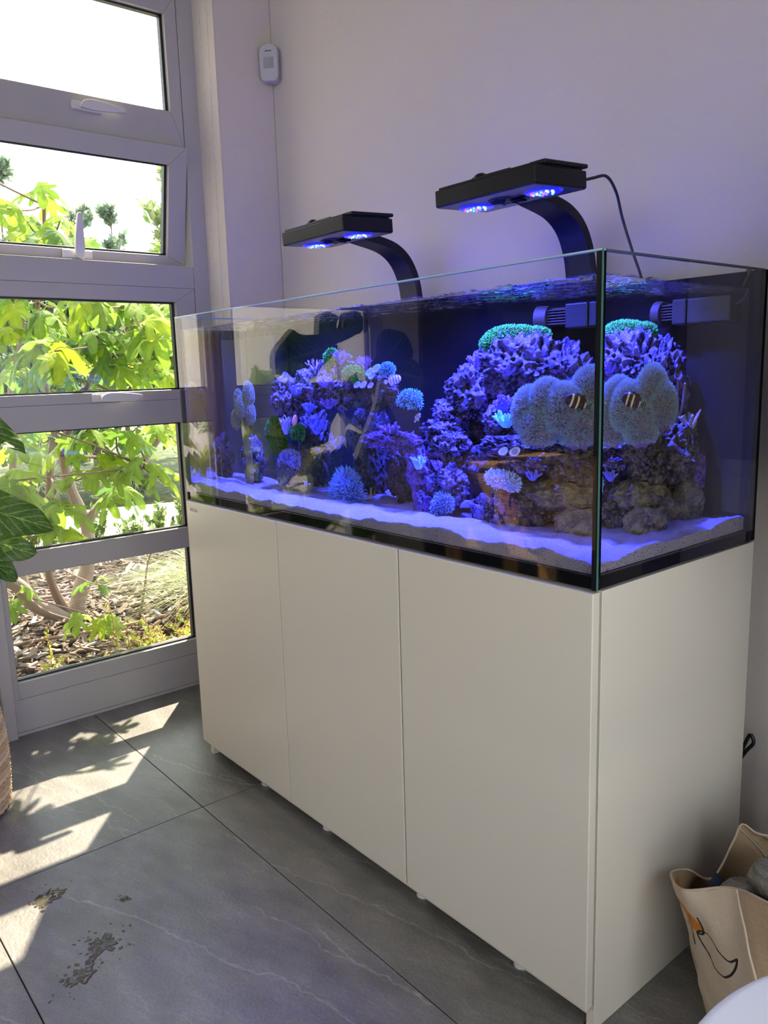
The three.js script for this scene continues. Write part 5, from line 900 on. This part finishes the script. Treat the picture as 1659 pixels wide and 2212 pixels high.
      const side = V().crossVectors(tip, up).normalize(), nrm = V().crossVectors(side, tip).normalize();
      const m = new THREE.Matrix4().makeBasis(side, tip, nrm).multiply(new THREE.Matrix4().makeRotationY(rand(r, -0.5, 0.5)));
      const leaf = part('leaf', figLeaves[Math.floor(r() * 5)], figMats[r() < 0.5 ? 0 : r() < 0.45 ? 1 : r() < 0.5 ? 2 : 3], t);
      const s = rand(r, 0.075, 0.135) * (w[1] > 1.8 ? 0.85 : w[1] < 0.3 ? 0.7 : 1); leaf.quaternion.setFromRotationMatrix(m); leaf.position.copy(base); leaf.scale.setScalar(s);
    }
  }
  part('twigs', merge(twigs), M.twig, t).userData.kind = 'stuff'; part('leaf_stalks', merge(pet), M.petiole, t).userData.kind = 'stuff';
}
// ---- foliage made of many small leaves round a set of branches
function foliage(parent, pts, size, material, seed, tones, droop = 0.4) {
  const r = rng(seed), g = new THREE.BufferGeometry();
  g.setAttribute('position', new THREE.BufferAttribute(new Float32Array([0, 0, 0, -0.28, 0.45, 0.08, 0, 0.5, 0, 0.28, 0.45, 0.08, 0, 1, -0.1]), 3)); g.setIndex([0, 2, 1, 0, 3, 2, 1, 2, 4, 2, 3, 4]); g.computeVertexNormals();
  const im = new THREE.InstancedMesh(g, material, pts.length), o = new THREE.Object3D(), c = new THREE.Color();
  pts.forEach((p, i) => { o.position.set(...p); o.rotation.set(rand(r, -1.4, 1.4) - droop, r() * 6.3, rand(r, -0.9, 0.9), 'YXZ'); o.scale.setScalar(size * rand(r, 0.6, 1.25)); o.updateMatrix(); im.setMatrixAt(i, o.matrix); const t = tones[Math.floor(r() * tones.length)], k = rand(r, 0.75, 1.2); c.setRGB(t[0] * k, t[1] * k, t[2] * k); im.setColorAt(i, c); });
  im.name = 'foliage'; im.userData.kind = 'stuff'; shadows(im); parent.add(im); return im;
}
M.smallLeaf = leafMat([1, 1, 1], 0.45);
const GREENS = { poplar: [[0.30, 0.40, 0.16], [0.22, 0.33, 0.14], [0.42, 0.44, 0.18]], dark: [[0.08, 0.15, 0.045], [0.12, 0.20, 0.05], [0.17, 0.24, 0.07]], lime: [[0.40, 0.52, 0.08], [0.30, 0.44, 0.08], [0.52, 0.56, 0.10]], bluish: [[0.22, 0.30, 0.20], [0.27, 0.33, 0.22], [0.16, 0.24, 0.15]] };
function tree(label, x, z, h, w, n, leaf, tones, seed, low = 0.1, lean = 0) {
  const t = thing('garden_tree', label, 'tree', [x, -0.16, z]), r = rng(seed), pts = [];
  const br = [tube([[0, 0, 0], [lean * 0.4, h * 0.5, 0.03], [lean, h * 0.97, 0]], 0.045, 16, 7, (k) => mix(1, 0.15, k))];
  for (let b = 0; b < 26; b++) {
    const f = mix(low, 0.97, Math.pow(r(), 0.8)), y = f * h, az = r() * 6.28, len = w * (1.1 - f) * rand(r, 0.55, 1.1) + 0.12, e = V(Math.cos(az) * len + lean * f, y + len * rand(r, 0.5, 1.3), Math.sin(az) * len), s = V(lean * f, y, 0);
    br.push(tube([s, s.clone().lerp(e, 0.5).add(V(0, -0.04, 0)), e], 0.012, 6, 5, (k) => mix(1, 0.3, k)));
    for (let i = 0; i < n / 26; i++) { const k = Math.pow(r(), 0.7), q = s.clone().lerp(e, 0.15 + 0.9 * k), sp = 0.03 + (w > 0.9 ? 0.14 : 0.07) * w * (1 - 0.5 * k); pts.push([q.x + rand(r, -sp, sp), q.y + rand(r, -sp, sp), q.z + rand(r, -sp, sp)]); }
  }
  part('trunk', merge(br), M.twig, t); foliage(t, pts, leaf, M.smallLeaf, seed + 1, tones); return t;
}
tree('tall slim tree at the far right of the garden, its tip the highest', -9.0, -3.75, 4.35, 0.75, 2300, 0.15, GREENS.poplar, 101, 0.08);
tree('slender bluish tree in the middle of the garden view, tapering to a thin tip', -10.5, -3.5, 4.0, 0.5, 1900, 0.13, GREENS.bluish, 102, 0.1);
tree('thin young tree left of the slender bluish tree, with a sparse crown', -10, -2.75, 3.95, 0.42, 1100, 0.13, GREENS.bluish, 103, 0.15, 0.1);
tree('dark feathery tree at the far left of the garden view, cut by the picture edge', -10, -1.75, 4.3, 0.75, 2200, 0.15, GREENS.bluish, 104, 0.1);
tree('low yellow-green tree behind the slim trees at the right', -8.2, -3.6, 3.1, 1.15, 2600, 0.16, GREENS.lime, 105, 0.05);
tree('olive coloured bushy tree standing low between the slim trees', -11.5, -3.1, 3.3, 1.2, 2200, 0.17, GREENS.poplar, 106, 0.05);
tree('broad dark bush filling the back of the garden on the left', -9.0, -0.9, 2.7, 1.5, 3000, 0.17, GREENS.dark, 107, 0.03);
tree('broad dark bush filling the back of the garden in the middle', -8.6, -2.3, 2.6, 1.4, 3000, 0.17, GREENS.dark, 108, 0.03);
tree('bright leafy shrub beside the path at the right of the garden', -5.0, -2.35, 1.7, 0.85, 2300, 0.10, GREENS.lime, 109, 0.02);
tree('second dark bush behind the bright leafy shrub', -7.6, -3.4, 2.4, 1.3, 2600, 0.15, GREENS.dark, 110, 0.03);
tree('broad dark tree on the far side of the lawn, seen left of the others', -9.5, 0.6, 3.0, 1.5, 2600, 0.17, GREENS.dark, 111, 0.03);
tree('low dark shrub between the ornamental grasses beyond the path', -7.4, -1.3, 1.3, 0.9, 2000, 0.12, GREENS.dark, 114, 0.03);
tree('distant dark tree closing the garden beyond the bright shrub', -11, -5.2, 3.6, 1.6, 2800, 0.18, GREENS.dark, 112, 0.03);
tree('bushy green shrub outside the far window bay, seen mirrored in the tank', -1.35, 1.62, 1.25, 0.42, 900, 0.15, GREENS.lime, 113, 0.02);
// ---- grasses
function blades(name, label, pos, n, len, spread, w, tones, seed, lean = [0, 0], mat0) {
  const r = rng(seed), list = [], col = [];
  for (let i = 0; i < n; i++) {
    const az = r() * 6.28, L = len * rand(r, 0.55, 1.1), out = spread * Math.sqrt(r()), bx0 = Math.cos(az) * 0.09 * r(), bz0 = Math.sin(az) * 0.09 * r(), dx = Math.cos(az) * out + lean[0] * r(), dz = Math.sin(az) * out + lean[1] * r(), S = 6, side = V(-Math.sin(az), 0, Math.cos(az)), t = tones[Math.floor(r() * tones.length)], k = rand(r, 0.8, 1.2);
    const P = []; for (let s = 0; s <= S; s++) { const f = s / S, hgt = L * (f - 0.62 * f * f * (out / spread * 0.9 + 0.25)); P.push(V(bx0 + dx * f * f * 0.9 + dx * f * 0.15, Math.max(hgt, 0.005), bz0 + dz * f * f * 0.9 + dz * f * 0.15)); }
    for (let s = 0; s < S; s++) { const a = w * (1 - s / S) + 0.0005, b = w * (1 - (s + 1) / S) + 0.0003, A = P[s].clone().addScaledVector(side, a), B = P[s].clone().addScaledVector(side, -a), C = P[s + 1].clone().addScaledVector(side, b), D = P[s + 1].clone().addScaledVector(side, -b); for (const q of [A, B, C, B, D, C]) { list.push(q.x, q.y, q.z); col.push(t[0] * k, t[1] * k, t[2] * k); } }
  }
  const g = new THREE.BufferGeometry(); g.setAttribute('position', new THREE.BufferAttribute(new Float32Array(list), 3)); g.setAttribute('color', new THREE.BufferAttribute(new Float32Array(col), 3)); g.computeVertexNormals();
  const o = solid(name, g, mat0 ?? M.blade, label, 'grass'); o.position.set(...pos); o.userData.kind = 'stuff'; return o;
}
M.blade = leafMat([1, 1, 1], 0.4, { vertexColors: true });
blades('grass_tuft', 'large tuft of long arching grass at the right end of the bed', [-1.62, -0.045, -0.36], 900, 0.62, 0.62, 0.0026, [[0.22, 0.30, 0.11], [0.30, 0.38, 0.14], [0.45, 0.44, 0.22], [0.16, 0.22, 0.09]], 41, [0.12, 0.16]);
blades('grass_tuft', 'grey-green ornamental grass in front of the dark bushes, beyond the path at the left', [-6.6, -0.16, -0.9], 1500, 1.15, 0.75, 0.005, [[0.24, 0.29, 0.18], [0.32, 0.37, 0.24], [0.18, 0.23, 0.14]], 42);
blades('grass_tuft', 'grey-green ornamental grass beyond the path, behind the fig trunk', [-6.5, -0.16, -1.9], 1400, 1.05, 0.75, 0.005, [[0.24, 0.29, 0.18], [0.30, 0.36, 0.22], [0.18, 0.23, 0.14]], 43);
blades('grass_tuft', 'grey-green ornamental grass beyond the path at the far left', [-7.0, -0.16, 0.2], 1200, 1.1, 0.75, 0.005, [[0.24, 0.29, 0.18], [0.30, 0.36, 0.22], [0.18, 0.23, 0.14]], 44);
// ---- young hedge plants along the edging
[[-3.32, -1.22], [-3.34, -1.0], [-3.33, -0.78], [-3.35, -0.58], [-3.34, -0.3], [-3.36, -0.1], [-3.34, 0.14], [-3.35, 0.36]].forEach(([x, z], i) => {
  const t = thing('hedge_plant', ['young upright hedge plant by the edging, rightmost beside the cabinet', 'second young hedge plant from the right along the edging', 'third young hedge plant from the right along the edging', 'fourth young hedge plant from the right along the edging', 'young hedge plant just right of the fig trunk', 'young hedge plant directly behind the fig trunk', 'young hedge plant left of the fig trunk', 'leftmost young hedge plant along the edging'][i], 'shrub', [x, -0.15, z], 0, 'young hedge plants'), r = rng(200 + i), st = [], pts = [], H = i === 3 || i === 5 ? 0.36 : rand(r, 0.44, 0.56);
  for (let s = 0; s < 9; s++) { const a = r() * 6.28, d = rand(r, 0.02, 0.11), h = H * rand(r, 0.6, 1); st.push(tube([[0, 0, 0], [Math.cos(a) * d * 0.6, h * 0.5, Math.sin(a) * d * 0.6], [Math.cos(a) * d, h, Math.sin(a) * d]], 0.0028, 6, 5)); for (let k = 0; k < 44; k++) { const f = rand(r, 0.22, 1.02); pts.push([Math.cos(a) * d * f + rand(r, -0.02, 0.02), h * f, Math.sin(a) * d * f + rand(r, -0.02, 0.02)]); } }
  part('stem', merge(st), M.twig, t); foliage(t, pts, 0.055, M.smallLeaf, 300 + i, [[0.16, 0.26, 0.05], [0.24, 0.33, 0.08], [0.10, 0.18, 0.04]], -0.6);
});
// ---- creeping yellow-green ground cover and its sprigs
function creeper(label, runs, seed) {
  const t = thing('creeping_plant', label, 'ground cover', [0, 0, 0]), r = rng(seed), st = [], pts = [];
  for (const [a, b, h] of runs) { const m = [(a[0] + b[0]) / 2 + rand(r, -0.05, 0.05), Math.max(a[1], b[1]) + h, (a[2] + b[2]) / 2]; st.push(tube([a, m, b], 0.0018, 10, 5)); const c = new THREE.QuadraticBezierCurve3(V(...a), V(...m), V(...b)), L = c.getLength(), n = Math.ceil(L / 0.012); for (let i = 0; i < n; i++) { const q = c.getPointAt(i / n); for (const s of [-1, 1]) pts.push([q.x + rand(r, -0.004, 0.004), q.y, q.z + s * 0.004]); } }
  part('stem', merge(st), mat([0.32, 0.17, 0.10], 0.8), t); foliage(t, pts, 0.021, M.smallLeaf, seed + 5, [[0.55, 0.60, 0.10], [0.62, 0.64, 0.14], [0.44, 0.54, 0.08]], 0);
}
{
  const r = rng(91), runs = []; for (let i = 0; i < 75; i++) { const x = rand(r, -1.3, -0.98), z = rand(r, -0.45, 0.34), a = r() * 6.28, l = rand(r, 0.06, 0.16); runs.push([[x, -0.03, z], [x + Math.cos(a) * l, rand(r, 0.0, 0.09), z + Math.sin(a) * l], 0.03]); }
  creeper('low yellow-green creeping plant spreading along the foot of the window at the right', runs, 92);
}
creeper('thin upright sprig of yellow-green leaves at the left of the mulch bed', [[[-1.22, -0.04, 0.66], [-1.25, 0.16, 0.655], 0.02], [[-1.2, -0.04, 0.69], [-1.1, 0.02, 0.72], 0.02], [[-1.22, -0.04, 0.66], [-1.12, 0.03, 0.62], 0.03]], 93);
creeper('arching sprig of yellow-green leaves in the middle of the mulch bed', [[[-1.1, -0.04, 0.4], [-1.32, 0.17, 0.37], 0.05], [[-1.1, -0.04, 0.42], [-1.02, 0.03, 0.5], 0.03], [[-1.1, -0.04, 0.38], [-1.02, 0.03, 0.3], 0.04], [[-1.08, -0.04, 0.42], [-1.0, 0.0, 0.56], 0.02]], 94);
solid('shrub_stem', tube([[-1.75, -0.06, 0.05], [-1.72, 0.1, 0.02], [-1.75, 0.28, -0.04], [-1.72, 0.36, -0.09]], 0.007, 20, 7, (k) => mix(1.2, 0.5, k)), M.twig, 'thin bare shoot rising from the mulch right of the fig trunk', 'branch');
renderer.render(scene, camera);
